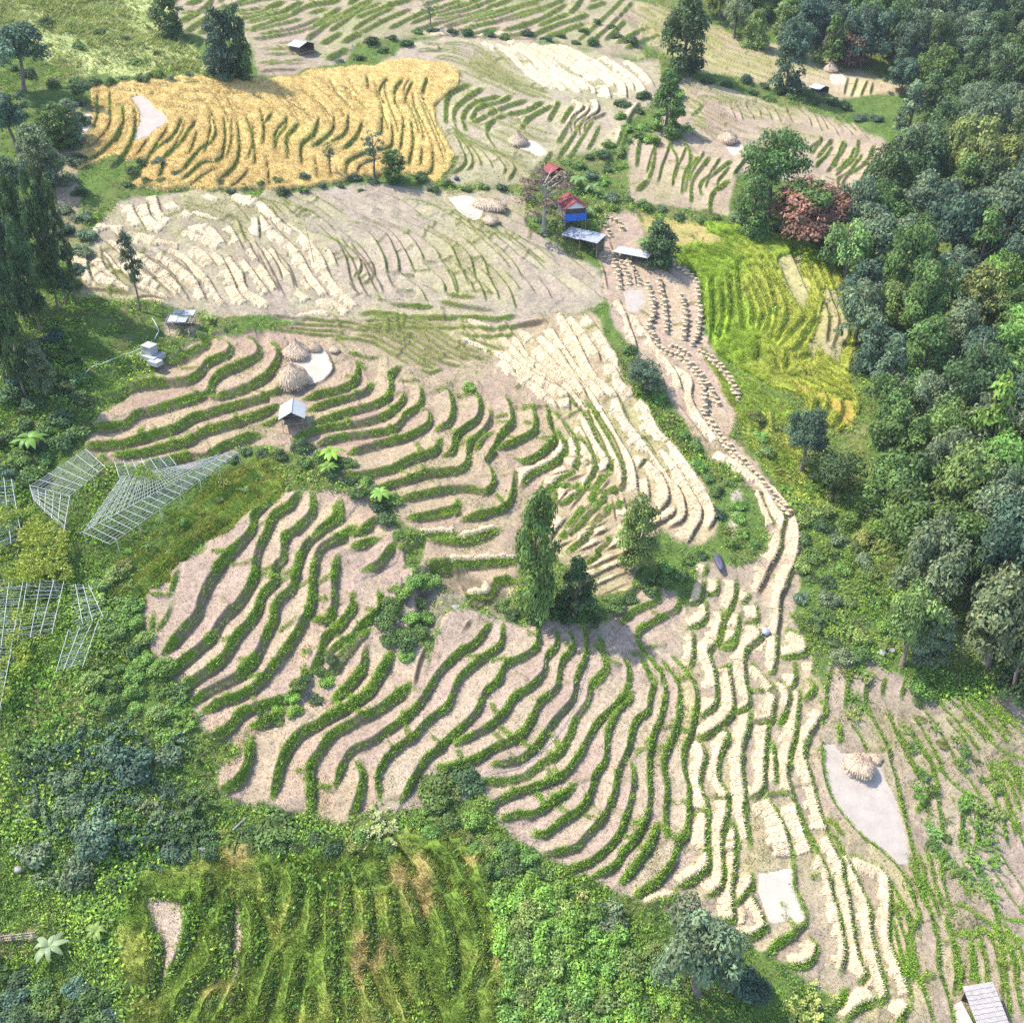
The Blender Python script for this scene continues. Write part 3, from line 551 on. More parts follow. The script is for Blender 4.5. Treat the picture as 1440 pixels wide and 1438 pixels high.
fill(('ridge field',), FIELDS['ridge field'], 11)
fill(('upper nose field',), [(380,447),(600,452),(700,478),(740,520),(690,510),(600,480),(520,500),(480,480)], 15)
fill(('middle straw field',), FIELDS['middle straw field'], 17)
fill(('lower right field',), FIELDS['lower right field'], 24)
fill(('golden rice',), FIELDS['golden rice'], 17, w=.35, amp=.5, veg=.6)
fill(('bright green terraces',), [(985,400),(1090,335),(1180,385),(1200,520),(1180,600),(1100,545),(1000,480)], 18)
fill(('green terraces',), [(250,1230),(420,1206),(620,1170),(690,1230),(715,1438),(240,1438)], 30)
fill(('ridge of sheaves', 'straw strip on the ridge'), FIELDS['ridge of sheaves'], 20)
# ------------------------------------------------------------------ distance to the terrace edges
RM = 4.5
F32 = np.float32
gx = GX.astype(F32); gy = GY.astype(F32)
dL = np.full((NV, NU), RM, F32); dU = dL.copy(); dB = dL.copy()
aL = np.zeros((NV, NU), F32); aU = aL.copy()
wL = np.full((NV, NU), 0.5, F32); wU = wL.copy()
iL = np.full((NV, NU), -1, np.int16); iU = iL.copy()
tL = aL.copy(); nX = aL.copy(); nY = aL.copy()
def windows(P, X, Y):
    for k in range(len(P) - 1):
        u0, u1 = sorted((P[k, 0], P[k + 1, 0])); v0, v1 = sorted((P[k, 1], P[k + 1, 1]))
        if u1 < GU[0] or u0 > GU[-1] or v1 < GV[0] or v0 > GV[-1]: continue
        d = max(30.0, math.hypot(X[k], Y[k]))
        ru = RM * FOCAL / d * 1.05; rv = ru * 0.8
        j0, j1 = np.searchsorted(GU, [u0 - ru, u1 + ru]); i0, i1 = np.searchsorted(GV, [v0 - rv, v1 + rv])
        if j1 - j0 < 1 or i1 - i0 < 1: continue
        yield k, slice(i0, i1), slice(j0, j1)
for li, L in enumerate(LINES):
    P = L['P']
    X, Y, Z = unproject(P[:, 0], P[:, 1])
    seg = np.hypot(np.diff(X), np.diff(Y)); T = np.concatenate([[0], np.cumsum(seg)])
    L['X'], L['Y'], L['T'] = X, Y, T
    for k, si, sj in windows(P, X, Y):
        ex, ey = X[k + 1] - X[k], Y[k + 1] - Y[k]
        ll = ex * ex + ey * ey + 1e-9
        px = gx[si, sj] - F32(X[k]); py = gy[si, sj] - F32(Y[k])
        t = np.clip((px * ex + py * ey) / ll, 0, 1)
        qx = px - t * ex; qy = py - t * ey
        d = np.sqrt(qx * qx + qy * qy)
        # image right of the travel direction is downhill; on the ground that is the clockwise side
        cr = ex * py - ey * px
        arc = T[k] + t * seg[k]
        end = np.minimum(arc, T[-1] - arc)
        amp = L['amp'] * (0.12 + 0.88 * np.clip(end / 1.6, 0, 1))
        for up, D, A, W, I in ((cr > 0, dL, aL, wL, iL), (cr <= 0, dU, aU, wU, iU)):
            m = up & (d < D[si, sj])
            if not m.any(): continue
            D[si, sj][m] = d[m]; A[si, sj][m] = amp[m]; W[si, sj][m] = L['w']; I[si, sj][m] = li
            if D is dL:
                tL[si, sj][m] = arc[m]
                nX[si, sj][m] = (ex / math.sqrt(ll)); nY[si, sj][m] = (ey / math.sqrt(ll))
def project(x, y, z):
    d = y * CP - z * SP
    return 720 + FOCAL * x / d, 719 - FOCAL * (y * SP + z * CP) / d
for L in LINES:                       # low cross walls between neighbouring plots
    if L['field'] in ('golden rice', 'bright green terraces', 'green terraces', 'stream slope', 'grass bank', 'green back hillside'): continue
    t = rng.uniform(4, 16)
    while t < L['T'][-1] - 2:
        k = int(np.clip(np.searchsorted(L['T'], t), 1, len(L['T']) - 1))
        ex, ey = L['X'][k] - L['X'][k - 1], L['Y'][k] - L['Y'][k - 1]; q = math.hypot(ex, ey) + 1e-6
        ln = rng.uniform(1.3, 3.0); a = rng.normal(0, .25)
        nx, ny = -ey / q, ex / q
        s_ = np.linspace(.1, ln, 4)
        bx = L['X'][k] + nx * s_ + a * s_ * ex / q; by = L['Y'][k] + ny * s_ + a * s_ * ey / q
        BUNDS.append(np.stack(project(bx, by, H(bx, by)), 1))
        t += rng.uniform(9, 26)
for P in BUNDS:
    X, Y, Z = unproject(P[:, 0], P[:, 1])
    for k, si, sj in windows(P, X, Y):
        ex, ey = X[k + 1] - X[k], Y[k + 1] - Y[k]
        px = gx[si, sj] - F32(X[k]); py = gy[si, sj] - F32(Y[k])
        t = np.clip((px * ex + py * ey) / (ex * ex + ey * ey + 1e-9), 0, 1)
        d = np.hypot(px - t * ex, py - t * ey)
        dB[si, sj] = np.minimum(dB[si, sj], d)

# ------------------------------------------------------------------ zones
def inpoly(poly, soft=0.0, seed=0):
    P = np.array(poly, float)
    m = np.zeros((NV, NU), bool)
    lo = P.min(0) - 12; hi = P.max(0) + 12
    j0, j1 = np.searchsorted(GU, [lo[0], hi[0]]); i0, i1 = np.searchsorted(GV, [lo[1], hi[1]])
    u = U[i0:i1, j0:j1]; v = V[i0:i1, j0:j1]
    if soft:
        u = u + soft * fbm(u, v, 26, 3, seed); v = v + soft * fbm(u, v, 26, 3, seed + 5)
    c = np.zeros(u.shape, bool)
    for a, b in zip(P, np.roll(P, -1, 0)):
        if a[1] == b[1]: continue
        c ^= ((a[1] > v) != (b[1] > v)) & (u < (b[0] - a[0]) * (v - a[1]) / (b[1] - a[1]) + a[0])
    m[i0:i1, j0:j1] = c
    return m
def blur(A, n=1):
    A = A.astype(F32)
    for _ in range(n):
        A[1:-1] = (A[:-2] + 2 * A[1:-1] + A[2:]) * 0.25
        A[:, 1:-1] = (A[:, :-2] + 2 * A[:, 1:-1] + A[:, 2:]) * 0.25
    return A
n1 = fbm(GX, GY, 3.0, 3, 1).astype(F32); n2 = fbm(GX, GY, 14.0, 3, 2).astype(F32); n3 = fbm(GX, GY, 0.9, 2, 3).astype(F32)
Z_ = {}
for k, (name, poly) in enumerate(FIELDS.items()):
    Z_[name] = inpoly(poly, 7.0, k)
soil = np.zeros((NV, NU), bool)
for name in Z_: soil |= Z_[name]
gold = Z_['golden rice']
BRIGHT = [(905,305),(960,315),(1030,320),(1090,330),(1140,345),(1180,380),(1188,440),(1200,480),(1195,540),(1208,570),(1180,610),(1140,590),(1120,560),(1080,540),(1040,520),(1005,490),(990,440),(985,395),(950,360),(920,335)]
bright = inpoly(BRIGHT, 7.0, 30)
GREENT = [(185,1245),(260,1218),(330,1198),(420,1206),(520,1188),(620,1166),(680,1195),(712,1250),(698,1330),(725,1400),(715,1465),(160,1465),(195,1400),(170,1330)]
greent = inpoly(GREENT, 22.0, 31)
BACKG = [(-40,-60),(240,-60),(245,45),(300,95),(200,105),(100,110),(40,60),(-40,40)]
backg = inpoly(BACKG, 8.0, 32)
SLOPEG = [(985,490),(1060,540),(1120,580),(1150,640),(1180,720),(1120,700),(1060,640),(1030,570)]
slopeg = inpoly(SLOPEG, 8.0, 33)
floors = [inpoly([tuple(p) for p in smooth(list(f[0]) + [f[0][0]], 6)], 2.0, 40 + k) for k, f in enumerate(FLOORS)]
floor_any = np.zeros((NV, NU), bool)
for f in floors: floor_any |= f
# dry scree and bare earth of the gully by the big tree
GULLY = [(585,800),(640,790),(655,850),(620,865),(600,900),(590,860)]
GULLY2 = [(640,795),(720,835),(715,870),(660,850)]
gully = inpoly(GULLY, 8, 50) | inpoly(GULLY2, 8, 51)

# ------------------------------------------------------------------ heights
mind = np.minimum(dL, dU)
wn_ = np.where(dL < dU, wL, wU)
off = 0.5 * (aL * dU - aU * dL) / (dL + dU + 1e-4)
off = off * sstep(0, 1, mind / (0.5 * wn_ + 0.05 * n3 + 0.02))
fade = sstep(RM, RM * 0.6, mind)
off = (off * fade).astype(F32)
ampn = np.where(dL < dU, aL, aU)
vegL = np.array([L['veg'] for L in LINES] + [0], F32)
vg = np.where(dL < dU, vegL[iL], vegL[iU])
rag = 1 + 0.42 * n1 + 0.35 * n3
riser = (1 - sstep(wn_ * 0.34 * rag, wn_ * 0.60 * rag + 0.05, mind)) * np.clip(ampn / 0.35, 0, 1)
riser = riser.astype(F32)
low = sstep(0.0, 0.4, n2 + 0.5 * n1 + (vg - 0.42) * 1.6)
veg = riser * np.where(vg > 0.85, .3 + .7 * sstep(-.6, -.1, .8 * n1 + .5 * n2 + .3 * n3), low)
bundr = 1 - sstep(0.16, 0.42, dB * (1 + 0.3 * n3))
soft_soil = blur(soil, 2)
rough = (1 - soft_soil)
lip = np.exp(-((dL - wL * 0.55) / 0.22) ** 2) * np.clip(aL / 0.4, 0, 1) * (iL >= 0)
HT = GH + off + 0.22 * bundr + 0.10 * lip * soft_soil
HT = HT + 0.035 * n3 + 0.05 * n1
HT = HT + rough * (0.75 * fbm(GX, GY, 6.0, 3, 14) + 0.22 * n1) * np.where(bright | greent, 0.35, 1)
HT = HT - 1.2 * blur(gully, 8)
# threshing floors are levelled
for f in floors:
    ii, jj = np.nonzero(f)
    if len(ii) < 20: continue
    A = np.stack([GX[ii, jj], GY[ii, jj], np.ones(len(ii))], 1)
    q, *_ = np.linalg.lstsq(A, GH[ii, jj] + 0.5 * off[ii, jj], rcond=None)
    fb = np.clip(blur(f, 4) * 1.6, 0, 1)
    pl = q[0] * GX + q[1] * GY + q[2]
    HT = np.where(fb > 0.01, HT * (1 - fb) + pl * fb, HT)
GZ = (HT + CAM_Z).astype(np.float64)
def at(u, v):
    """world point of the finished ground at a photo pixel"""
    i, j = gidx(u, v)
    return Vector((GX[i, j], GY[i, j], GZ[i, j]))
def px_per_m(u, v):
    i, j = gidx(u, v)
    return PXM[i, j]

# ------------------------------------------------------------------ ground colours (what each patch is made of)
def C(r, g, b): return np.array([r, g, b], F32)
col = np.empty((NV, NU, 3), F32)
earth = C(.115, .085, .05); grassc = C(.085, .135, .03); grass2 = C(.16, .2, .05)
mixg = sstep(-.3, .5, n2 + .6 * n1)[..., None]
col[:] = grassc * (1 - mixg) + (earth * .55 + grass2 * .45) * mixg
def paint(mask, c, var=.12, c2=None, sc=None):
    m = mask.astype(F32)[..., None]
    base = np.broadcast_to(c, col.shape)
    if c2 is not None:
        k = sstep(-.35, .45, n2 + .5 * n1)[..., None]
        base = base * (1 - k) + c2 * k
    base = base * (1 + var * (n1 * .6 + n3 * .5))[..., None]
    col[:] = col * (1 - m) + base * m
sb = lambda k: blur(Z_[k], 2)
paint(sb('lower left field'), C(.40, .325, .275), .12, C(.43, .345, .26))
paint(sb('lower middle field'), C(.405, .33, .285), .12, C(.385, .33, .28))
paint(sb('nose field'), C(.40, .31, .25), .12, C(.385, .325, .24))
paint(sb('middle band'), C(.385, .34, .285), .12, C(.37, .345, .235))
paint(sb('middle straw field'), C(.42, .355, .245), .12, C(.40, .37, .22))
paint(sb('right straw field'), C(.36, .31, .25), .12, C(.38, .34, .22))
paint(sb('ridge of sheaves'), C(.43, .345, .28), .1, C(.40, .325, .26))
paint(sb('far hump field'), C(.40, .35, .285), .1, C(.36, .345, .24))
paint(sb('far right field'), C(.40, .335, .27), .1, C(.36, .32, .22))
paint(sb('ridge field'), C(.45, .385, .27), .1, C(.37, .35, .18))
paint(sb('back hillside'), C(.37, .31, .25), .1, C(.28, .29, .17))
paint(sb('lower right field'), C(.36, .305, .265), .12, C(.34, .30, .23))
paint(sb('bare plot'), C(.40, .33, .30), .1)
paint(sb('bare strip'), C(.40, .33, .29), .1)
paint(sb('left bare slope'), C(.36, .3, .22), .15, C(.2, .22, .1))
paint(sb('golden rice'), C(.33, .25, .09), .2)
paint(blur(bright, 2), C(.22, .34, .02), .2, C(.34, .37, .04))
paint(blur(slopeg, 2), C(.17, .28, .03), .2, C(.3, .32, .07))
BANK = [(160,800),(340,655),(400,650),(392,690),(340,725),(250,790),(200,835),(172,860)]
bank = inpoly(BANK, 20, 34)
paint(blur(bank, 2), C(.16, .24, .03), .2, C(.22, .27, .05))
paint(blur(greent, 2), C(.15, .24, .03), .2, C(.27, .27, .08))
paint(blur(backg, 2), C(.33, .365, .14), .2, C(.43, .42, .2))
paint(blur(gully, 3) * .85, C(.22, .18, .15), .3, C(.16, .15, .09))
def upoly(poly, c, **k): paint(blur(inpoly(poly, 9, k.pop('seed', 60)), 4), c, **k)
upoly([(895,300),(985,315),(1020,340),(960,350),(915,330)], C(.33, .27, .1), var=.2, seed=61)
upoly([(1088,365),(1125,355),(1140,400),(1138,430),(1115,420)], C(.30, .27, .13), var=.25, seed=62)
upoly([(1165,395),(1195,470),(1180,520),(1150,490)], C(.27, .23, .13), var=.25, seed=63)
upoly([(1140,510),(1165,465),(1175,445),(1160,430),(1135,480)], C(.26, .23, .10), var=.25, seed=64)
upoly([(1090,520),(1200,570),(1200,600),(1150,560)], C(.30, .23, .05), var=.2, seed=65)
upoly([(365,1330),(400,1305),(440,1320),(430,1350),(380,1350)], C(.2, .12, .05), var=.3, seed=66)
upoly([(325,1380),(350,1370),(355,1438),(320,1438)], C(.3, .17, .09), var=.3, seed=67)
upoly([(480,1195),(525,1190),(515,1240),(490,1235)], C(.24, .18, .1), var=.2, seed=68)
upoly([(610,1170),(660,1165),(670,1200),(620,1200)], C(.27, .19, .05), var=.3, seed=69)
upoly([(285,1230),(350,1205),(340,1240),(290,1245)], C(.33, .27, .17), var=.2, seed=70)
upoly([(-20,1310),(60,1300),(50,1345),(-20,1345)], C(.36, .21, .16), var=.2, seed=71)
upoly([(230,445),(280,455),(270,480),(230,475)], C(.36, .28, .2), var=.2, seed=72)
upoly([(1030,770),(1050,700),(1035,690),(1020,740)], C(.3, .27, .2), var=.2, seed=73)
for k_ in ('bare plot', 'bare strip'): paint(sb(k_), C(.42, .345, .31), .1)
plot = (((iL.astype(np.int64) * 7919 + 13) % 101) / 101.0).astype(F32)   # every plot has its own tint
col[:] = col * np.where((soft_soil > .5) & (iL >= 0), .91 + .17 * plot, 1)[..., None] * np.where(((soft_soil > .5) & (iL >= 0) & (plot > .6))[..., None], C(.97, 1.01, .93), 1)
foot = ((dU < dL) & soft_soil.astype(bool)).astype(F32) * sstep(.12, .24, mind / wn_) * sstep(-.5, .1, n1 * .7 + n3 * .5 + .25)   # scraped earth foot of each bank, with its base shadow put into the colour
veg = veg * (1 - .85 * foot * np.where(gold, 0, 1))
rv = veg[..., None] * soft_soil[..., None]
rg = (C(.13, .21, .035) * (1 - mixg) + C(.19, .22, .055) * mixg) * (1 + .2 * n3)[..., None]
col[:] = col * (1 - rv) + rg * rv
rb = ((riser - veg).clip(0, 1) * soft_soil * .75)[..., None]      # bare earth banks, colour darkened to stand in for riser shading
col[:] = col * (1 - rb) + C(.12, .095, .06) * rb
bm = (bundr * soft_soil * (.35 + .4 * (n1 > -.1)))[..., None]
col[:] = col * (1 - bm) + C(.17, .18, .06) * bm
# grass creeping onto the treads
cm = (sstep(.25, .7, n2 * .8 + n1 * .7) * soft_soil * .45 * np.where(Z_['golden rice'], 0, 1))[..., None]
col[:] = col * (1 - cm) + C(.25, .25, .11) * cm

col[:] = col * np.where(soft_soil[..., None] > .5, C(.80, .745, .675), 1)
# ------------------------------------------------------------------ materials
def mat_new(name):
    m = bpy.data.materials.new(name); m.use_nodes = True
    return m, m.node_tree.nodes, m.node_tree.links, m.node_tree.nodes['Principled BSDF']
def mat_ground(name, attr=True, c=None, noise=((.5, .12), (1.8, .22), (9, .28)), bump=.12, bscale=9.0, rough=.95):
    m, n, l, p = mat_new(name)
    p.inputs['Roughness'].default_value = rough
    p.inputs['Specular IOR Level'].default_value = .15
    geo = n.new('ShaderNodeNewGeometry')
    if attr:
        a = n.new('ShaderNodeAttribute'); a.attribute_name = 'surface'; src = a.outputs['Color']
    else:
        a = n.new('ShaderNodeRGB'); a.outputs[0].default_value = (*c, 1); src = a.outputs[0]
    for sc, st in noise:
        t = n.new('ShaderNodeTexNoise'); t.inputs['Scale'].default_value = sc; t.inputs['Detail'].default_value = 4
        l.new(geo.outputs['Position'], t.inputs['Vector'])
        mr = n.new('ShaderNodeMapRange'); mr.inputs['From Min'].default_value = .25; mr.inputs['From Max'].default_value = .75
        mr.inputs['To Min'].default_value = 1 - st; mr.inputs['To Max'].default_value = 1 + st
        l.new(t.outputs['Fac'], mr.inputs['Value'])
        mx = n.new('ShaderNodeMix'); mx.data_type = 'RGBA'; mx.blend_type = 'MULTIPLY'; mx.inputs['Factor'].default_value = 1
        l.new(src, mx.inputs['A']); l.new(mr.outputs['Result'], mx.inputs['B']); src = mx.outputs['Result']
    l.new(src, p.inputs['Base Color'])
    if bump:
        t = n.new('ShaderNodeTexNoise'); t.inputs['Scale'].default_value = bscale; t.inputs['Detail'].default_value = 5
        l.new(geo.outputs['Position'], t.inputs['Vector'])
        b = n.new('ShaderNodeBump'); b.inputs['Strength'].default_value = .7; b.inputs['Distance'].default_value = bump
        l.new(t.outputs['Fac'], b.inputs['Height']); l.new(b.outputs['Normal'], p.inputs['Normal'])
    return m
def mat_plain(name, c, rough=.7, metal=0.0, noise=((3, .18), (20, .12)), bump=.01, bscale=12):
    m = mat_ground(name, False, c, noise, bump, bscale, rough)
    m.node_tree.nodes['Principled BSDF'].inputs['Metallic'].default_value = metal
    return m
def mat_leaf(name, c=None, attr='tint', trans=.35, rough=.6, objcol=False):
    """thin foliage: diffuse plus light coming through; per-face tint from the mesh, hue per object"""
    m, n, l, p = mat_new(name)
    out = n['Material Output']
    a = n.new('ShaderNodeAttribute'); a.attribute_name = attr
    src = a.outputs['Color']
    if objcol:
        o = n.new('ShaderNodeAttribute'); o.attribute_type = 'OBJECT'; o.attribute_name = 'leaf'
        mx = n.new('ShaderNodeMix'); mx.data_type = 'RGBA'; mx.blend_type = 'MULTIPLY'; mx.inputs['Factor'].default_value = 1
        l.new(src, mx.inputs['A']); l.new(o.outputs['Color'], mx.inputs['B']); src = mx.outputs['Result']
    p.inputs['Roughness'].default_value = rough
    p.inputs['Specular IOR Level'].default_value = .25
    l.new(src, p.inputs['Base Color'])
    tr = n.new('ShaderNodeBsdfTranslucent'); l.new(src, tr.inputs['Color'])
    ms = n.new('ShaderNodeMixShader'); ms.inputs['Fac'].default_value = trans
    l.new(p.outputs['BSDF'], ms.inputs[1]); l.new(tr.outputs['BSDF'], ms.inputs[2])
    l.new(ms.outputs['Shader'], out.inputs['Surface'])
    return m

# ------------------------------------------------------------------ mesh helpers
def tag(o, label=None, cat=None, group=None, kind=None):
    if label: o['label'] = label
    if cat: o['category'] = cat
    if group: o['group'] = group
    if kind: o['kind'] = kind
    return o
def np_mesh(name, verts, faces, mat, colors=None, smooth_=False, nper=None, attr='tint'):
    """faces: (n,3) or (n,4) int array, or None with verts in runs of nper"""
    me = bpy.data.meshes.new(name)
    nv = len(verts)
    me.vertices.add(nv); me.vertices.foreach_set('co', np.ascontiguousarray(verts, F32).ravel())
    nf, k = faces.shape
    me.loops.add(nf * k); me.loops.foreach_set('vertex_index', np.ascontiguousarray(faces, np.int32).ravel())
    me.polygons.add(nf); me.polygons.foreach_set('loop_start', np.arange(0, nf * k, k, dtype=np.int32))
    if smooth_: me.polygons.foreach_set('use_smooth', np.ones(nf, bool))
    if colors is not None:
        at_ = me.attributes.new(attr, 'FLOAT_COLOR', 'POINT')
        c4 = np.ones((nv, 4), F32); c4[:, :3] = colors
        at_.data.foreach_set('color', c4.ravel())
    me.update(calc_edges=True)
    me.materials.append(mat)
    return me
def link(name, me, parent=None, loc=None):
    o = bpy.data.objects.new(name, me); COL.objects.link(o)
    if parent: o.parent = parent
    if loc is not None: o.location = loc
    return o

M_TERRAIN = mat_ground('terraced_ground')
idx = np.arange(NV * NU).reshape(NV, NU)
quads = np.stack([idx[1:, :-1], idx[1:, 1:], idx[:-1, 1:], idx[:-1, :-1]], -1).reshape(-1, 4)
tv = np.stack([GX, GY, GZ], -1).reshape(-1, 3)
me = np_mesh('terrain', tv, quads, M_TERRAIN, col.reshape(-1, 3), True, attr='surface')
terrain = tag(link('terrain', me), kind='structure')

def layer(name, mask, height, mat, faces_mask=None, colors=None, sink=.12):
    """a slab lying on the ground where mask is set: top follows the ground plus height, rim tucked into it"""
    f = mask[:-1, :-1] | mask[1:, :-1] | mask[:-1, 1:] | mask[1:, 1:]
    if faces_mask is not None: f &= faces_mask
    q = quads.reshape(NV - 1, NU - 1, 4)[f]
    if len(q) < 4: return None
    un, inv = np.unique(q.ravel(), return_inverse=True)
    h = np.where(mask.ravel()[un], height.ravel()[un], -sink)
    v = tv[un].copy(); v[:, 2] += h
    return np_mesh(name, v, inv.reshape(-1, 4), mat, None if colors is None else colors.reshape(-1, 3)[un], True)
# ------------------------------------------------------------------ straw lying along the terrace lips
def hash1(a, seed=0):
    a = np.asarray(a, np.int64)
    return (((a * 73856093) ^ (seed * 19349663) ^ 0x5bd1e995) % 1009 / 1009.0).astype(F32)
M_STRAW = mat_leaf('cut_straw', trans=.12, rough=.75)
FIELD_TXT = {
 'terraces left of the big tree': 'on the small terraces left of the big tree', 'straw field above the big tree': 'on the hooked terraces above the big tree',
 'middle straw field': 'in the central straw field', 'ridge of sheaves': 'on the ridge beside the little sheaves', 'straw strip on the ridge': 'on the ridge strip above the stream',
 'right straw field': 'in the long straw strips on the right', 'far straw field': 'on the far straw covered hump', 'middle left straw': 'in the field behind the slatted shed'}
sw_ = np.array([L['straw'] for L in LINES] + [0], F32)
cv_ = np.array([L['cov'] for L in LINES] + [1], F32)
lid = iL.copy()
sw = sw_[lid]
cell = np.floor(tL / 0.75).astype(np.int64) + lid.astype(np.int64) * 613
cr = hash1(cell, 3); big = vnoise(tL / 6.5 + lid * 7.7, lid * 3.3, 1.0, 21).astype(F32)
width = sw * (0.86 + 0.34 * big + 0.5 * (cr - .5))
inner = dL - wL * 0.30 + 0.09 * n3 + .05 * n1
fr = np.abs((tL / 0.75) % 1 - .5) * 2                     # 1 at the joint between two armfuls
gap = vnoise(tL / 4.2 + lid * 5.1, lid * 1.7, 1.0, 25) > (cv_[lid] * 1.75 - 1.0)
smask = (sw > 0) & (inner > 0) & (inner < width) & (dU > wU * .5 + .15) & ~floor_any & ~gap & (aL > .3)
anyfield = soil & ~gold
smask &= anyfield
edge = np.minimum(inner, width - inner)
sh = (0.06 + 0.15 * sstep(0, .45, edge)) * (1 - .35 * sstep(.8, 1, fr)) * (0.85 + .3 * cr) + 0.02 * n3
st = (0.86 + .24 * hash1(cell, 9) + .14 * n3)[..., None] * np.array([.56, .45, .285], F32)
st = st * (1 - .16 * sstep(.8, 1, fr))[..., None]
pale = sstep(-.2, .5, n2)[..., None]
st = st * (1 - pale) + st * np.array([1.06, 1.07, 1.14], F32) * pale
st *= np.where(U > 0, 1, 1)[..., None]
swaths = []
def components(m):
    """4-connected pieces of a small mask"""
    todo = set(zip(*np.nonzero(m))); out = []
    while todo:
        st_ = [todo.pop()]; comp = list(st_)
        while st_:
            i, j = st_.pop()
            for q in ((i + 1, j), (i - 1, j), (i, j + 1), (i, j - 1), (i + 1, j + 1), (i - 1, j - 1), (i + 1, j - 1), (i - 1, j + 1)):
                if q in todo: todo.remove(q); st_.append(q); comp.append(q)
        if len(comp) >= 45:
            k = np.zeros_like(m); ii = np.array(comp); k[ii[:, 0], ii[:, 1]] = True; out.append(k)
    return out
def swath(sm, sub, L):
    f = sm[:-1, :-1] | sm[1:, :-1] | sm[:-1, 1:] | sm[1:, 1:]
    q = np.stack([sub[1:, :-1], sub[1:, 1:], sub[:-1, 1:], sub[:-1, :-1]], -1)[f]
    un, inv = np.unique(q.ravel(), return_inverse=True)
    ins = np.isin(un, sub[sm])
    v = tv[un].copy(); v[:, 2] += np.where(ins, sh.ravel()[un], -.08)
    cc = st.reshape(-1, 3)[un]
    q = inv.reshape(-1, 4)
    # loose stalks across the lip
    cand = np.nonzero(ins)[0]
    k = int(len(cand) * .6)
    pick = rng.choice(cand, k)
    g = un[pick]
    tx = nX.ravel()[g]; ty = nY.ravel()[g]
    an = rng.normal(0, .35, k)
    dx = -ty * np.cos(an) - tx * np.sin(an); dy = tx * np.cos(an) - ty * np.sin(an)
    ln = rng.uniform(.10, .24, k); wd = rng.uniform(.018, .034, k)
    pc = v[pick] + np.stack([rng.normal(0, .08, k), rng.normal(0, .08, k), rng.uniform(.005, .03, k)], 1)
    e = np.stack([dx * ln, dy * ln, rng.normal(-.02, .04, k)], 1); s_ = np.stack([-dy * wd, dx * wd, np.zeros(k)], 1)
    vv = np.stack([pc - e - s_, pc + e - s_, pc + e + s_, pc - e + s_], 1).reshape(-1, 3)
    qq = (np.arange(k * 4).reshape(-1, 4) + len(v))
    c2 = np.repeat(cc[pick] * rng.uniform(.76, 1.16, (k, 1)), 4, 0)
    me = np_mesh('straw_swath', np.vstack([v, vv]), np.vstack([q, qq]), M_STRAW, np.vstack([cc, c2]), True)
    o = link('straw_swath', me)
    T = np.ptp(tL.ravel()[un[ins]]); uv = (U.ravel()[un].mean(), V.ravel()[un].mean())
    ln_ = 'long' if T > 20 else ('short' if T < 8 else 'medium length')
    swaths.append((o, ln_, L['field'], uv, T, sm.sum()))
for sid in np.unique(lid[smask]):
    L = LINES[sid]; P = L['P']
    m0 = P.max(0) + 60; m1 = P.min(0) - 60
    j0, j1 = np.searchsorted(GU, [m1[0], m0[0]]); i0, i1 = np.searchsorted(GV, [m1[1], m0[1]])
    sm = smask[i0:i1, j0:j1] & (lid[i0:i1, j0:j1] == sid)
    if sm.sum() < 45: continue
    for c_ in components(sm): swath(c_, idx[i0:i1, j0:j1], L)
LABELLED = []      # (object, label without place, photo u, photo v): made unique at the end
for o, ln_, fld, uv, T, n in swaths:
    o['category'] = 'straw swath'; o['group'] = 'swaths of cut straw along the terraces'
    LABELLED.append((o, f'{ln_} cream straw swath {FIELD_TXT.get(fld, "in the straw field")}', uv[0], uv[1]))

# ------------------------------------------------------------------ standing crops
M_RICE = mat_leaf('ripe_rice', trans=.2, rough=.8)
M_CROP = mat_leaf('green_crop', trans=.3, rough=.8)
def crop_mask(zone, keep):
    m = blur(zone, 3) > .55
    return m & (riser < keep) & ~floor_any
gm = crop_mask(gold, .35) & ~(inpoly([(128,140),(180,138),(182,200),(120,232),(100,238)], 4, 77) & (n1 + n2 > .0))
gc = np.array([.63, .475, .19], F32) * (1 + .18 * n1 + .12 * n3)[..., None]
gk = sstep(.1, .6, n2)[..., None]
gc = gc * (1 - gk) + gc * np.array([.93, 1.02, 1.0], F32) * gk
gh = (.42 + .06 * n1 + .07 * n3) * (0.35 + .65 * sstep(0, .8, np.minimum(mind, 2)))
tag(link('rice_crop', layer('rice_crop', gm, gh, M_RICE, None, gc)), kind='stuff')
bm_ = crop_mask(bright, .3) & (col[..., 1] > col[..., 0] * 1.02)
bc = np.array([.25, .36, .035], F32) * (1 + .22 * n1 + .15 * n3)[..., None]
bk = sstep(-.2, .5, n2 + .5 * (U - 1050) / 150)[..., None]
bc = bc * (1 - bk) + np.array([.36, .39, .06], F32) * (1 + .2 * n1[..., None]) * bk
bh = (.6 + .2 * n1 + .15 * n3) * (0.4 + .6 * sstep(0, .9, np.minimum(mind, 2)))
tag(link('green_crop', layer('green_crop', bm_, bh, M_CROP, None, bc)), kind='stuff')

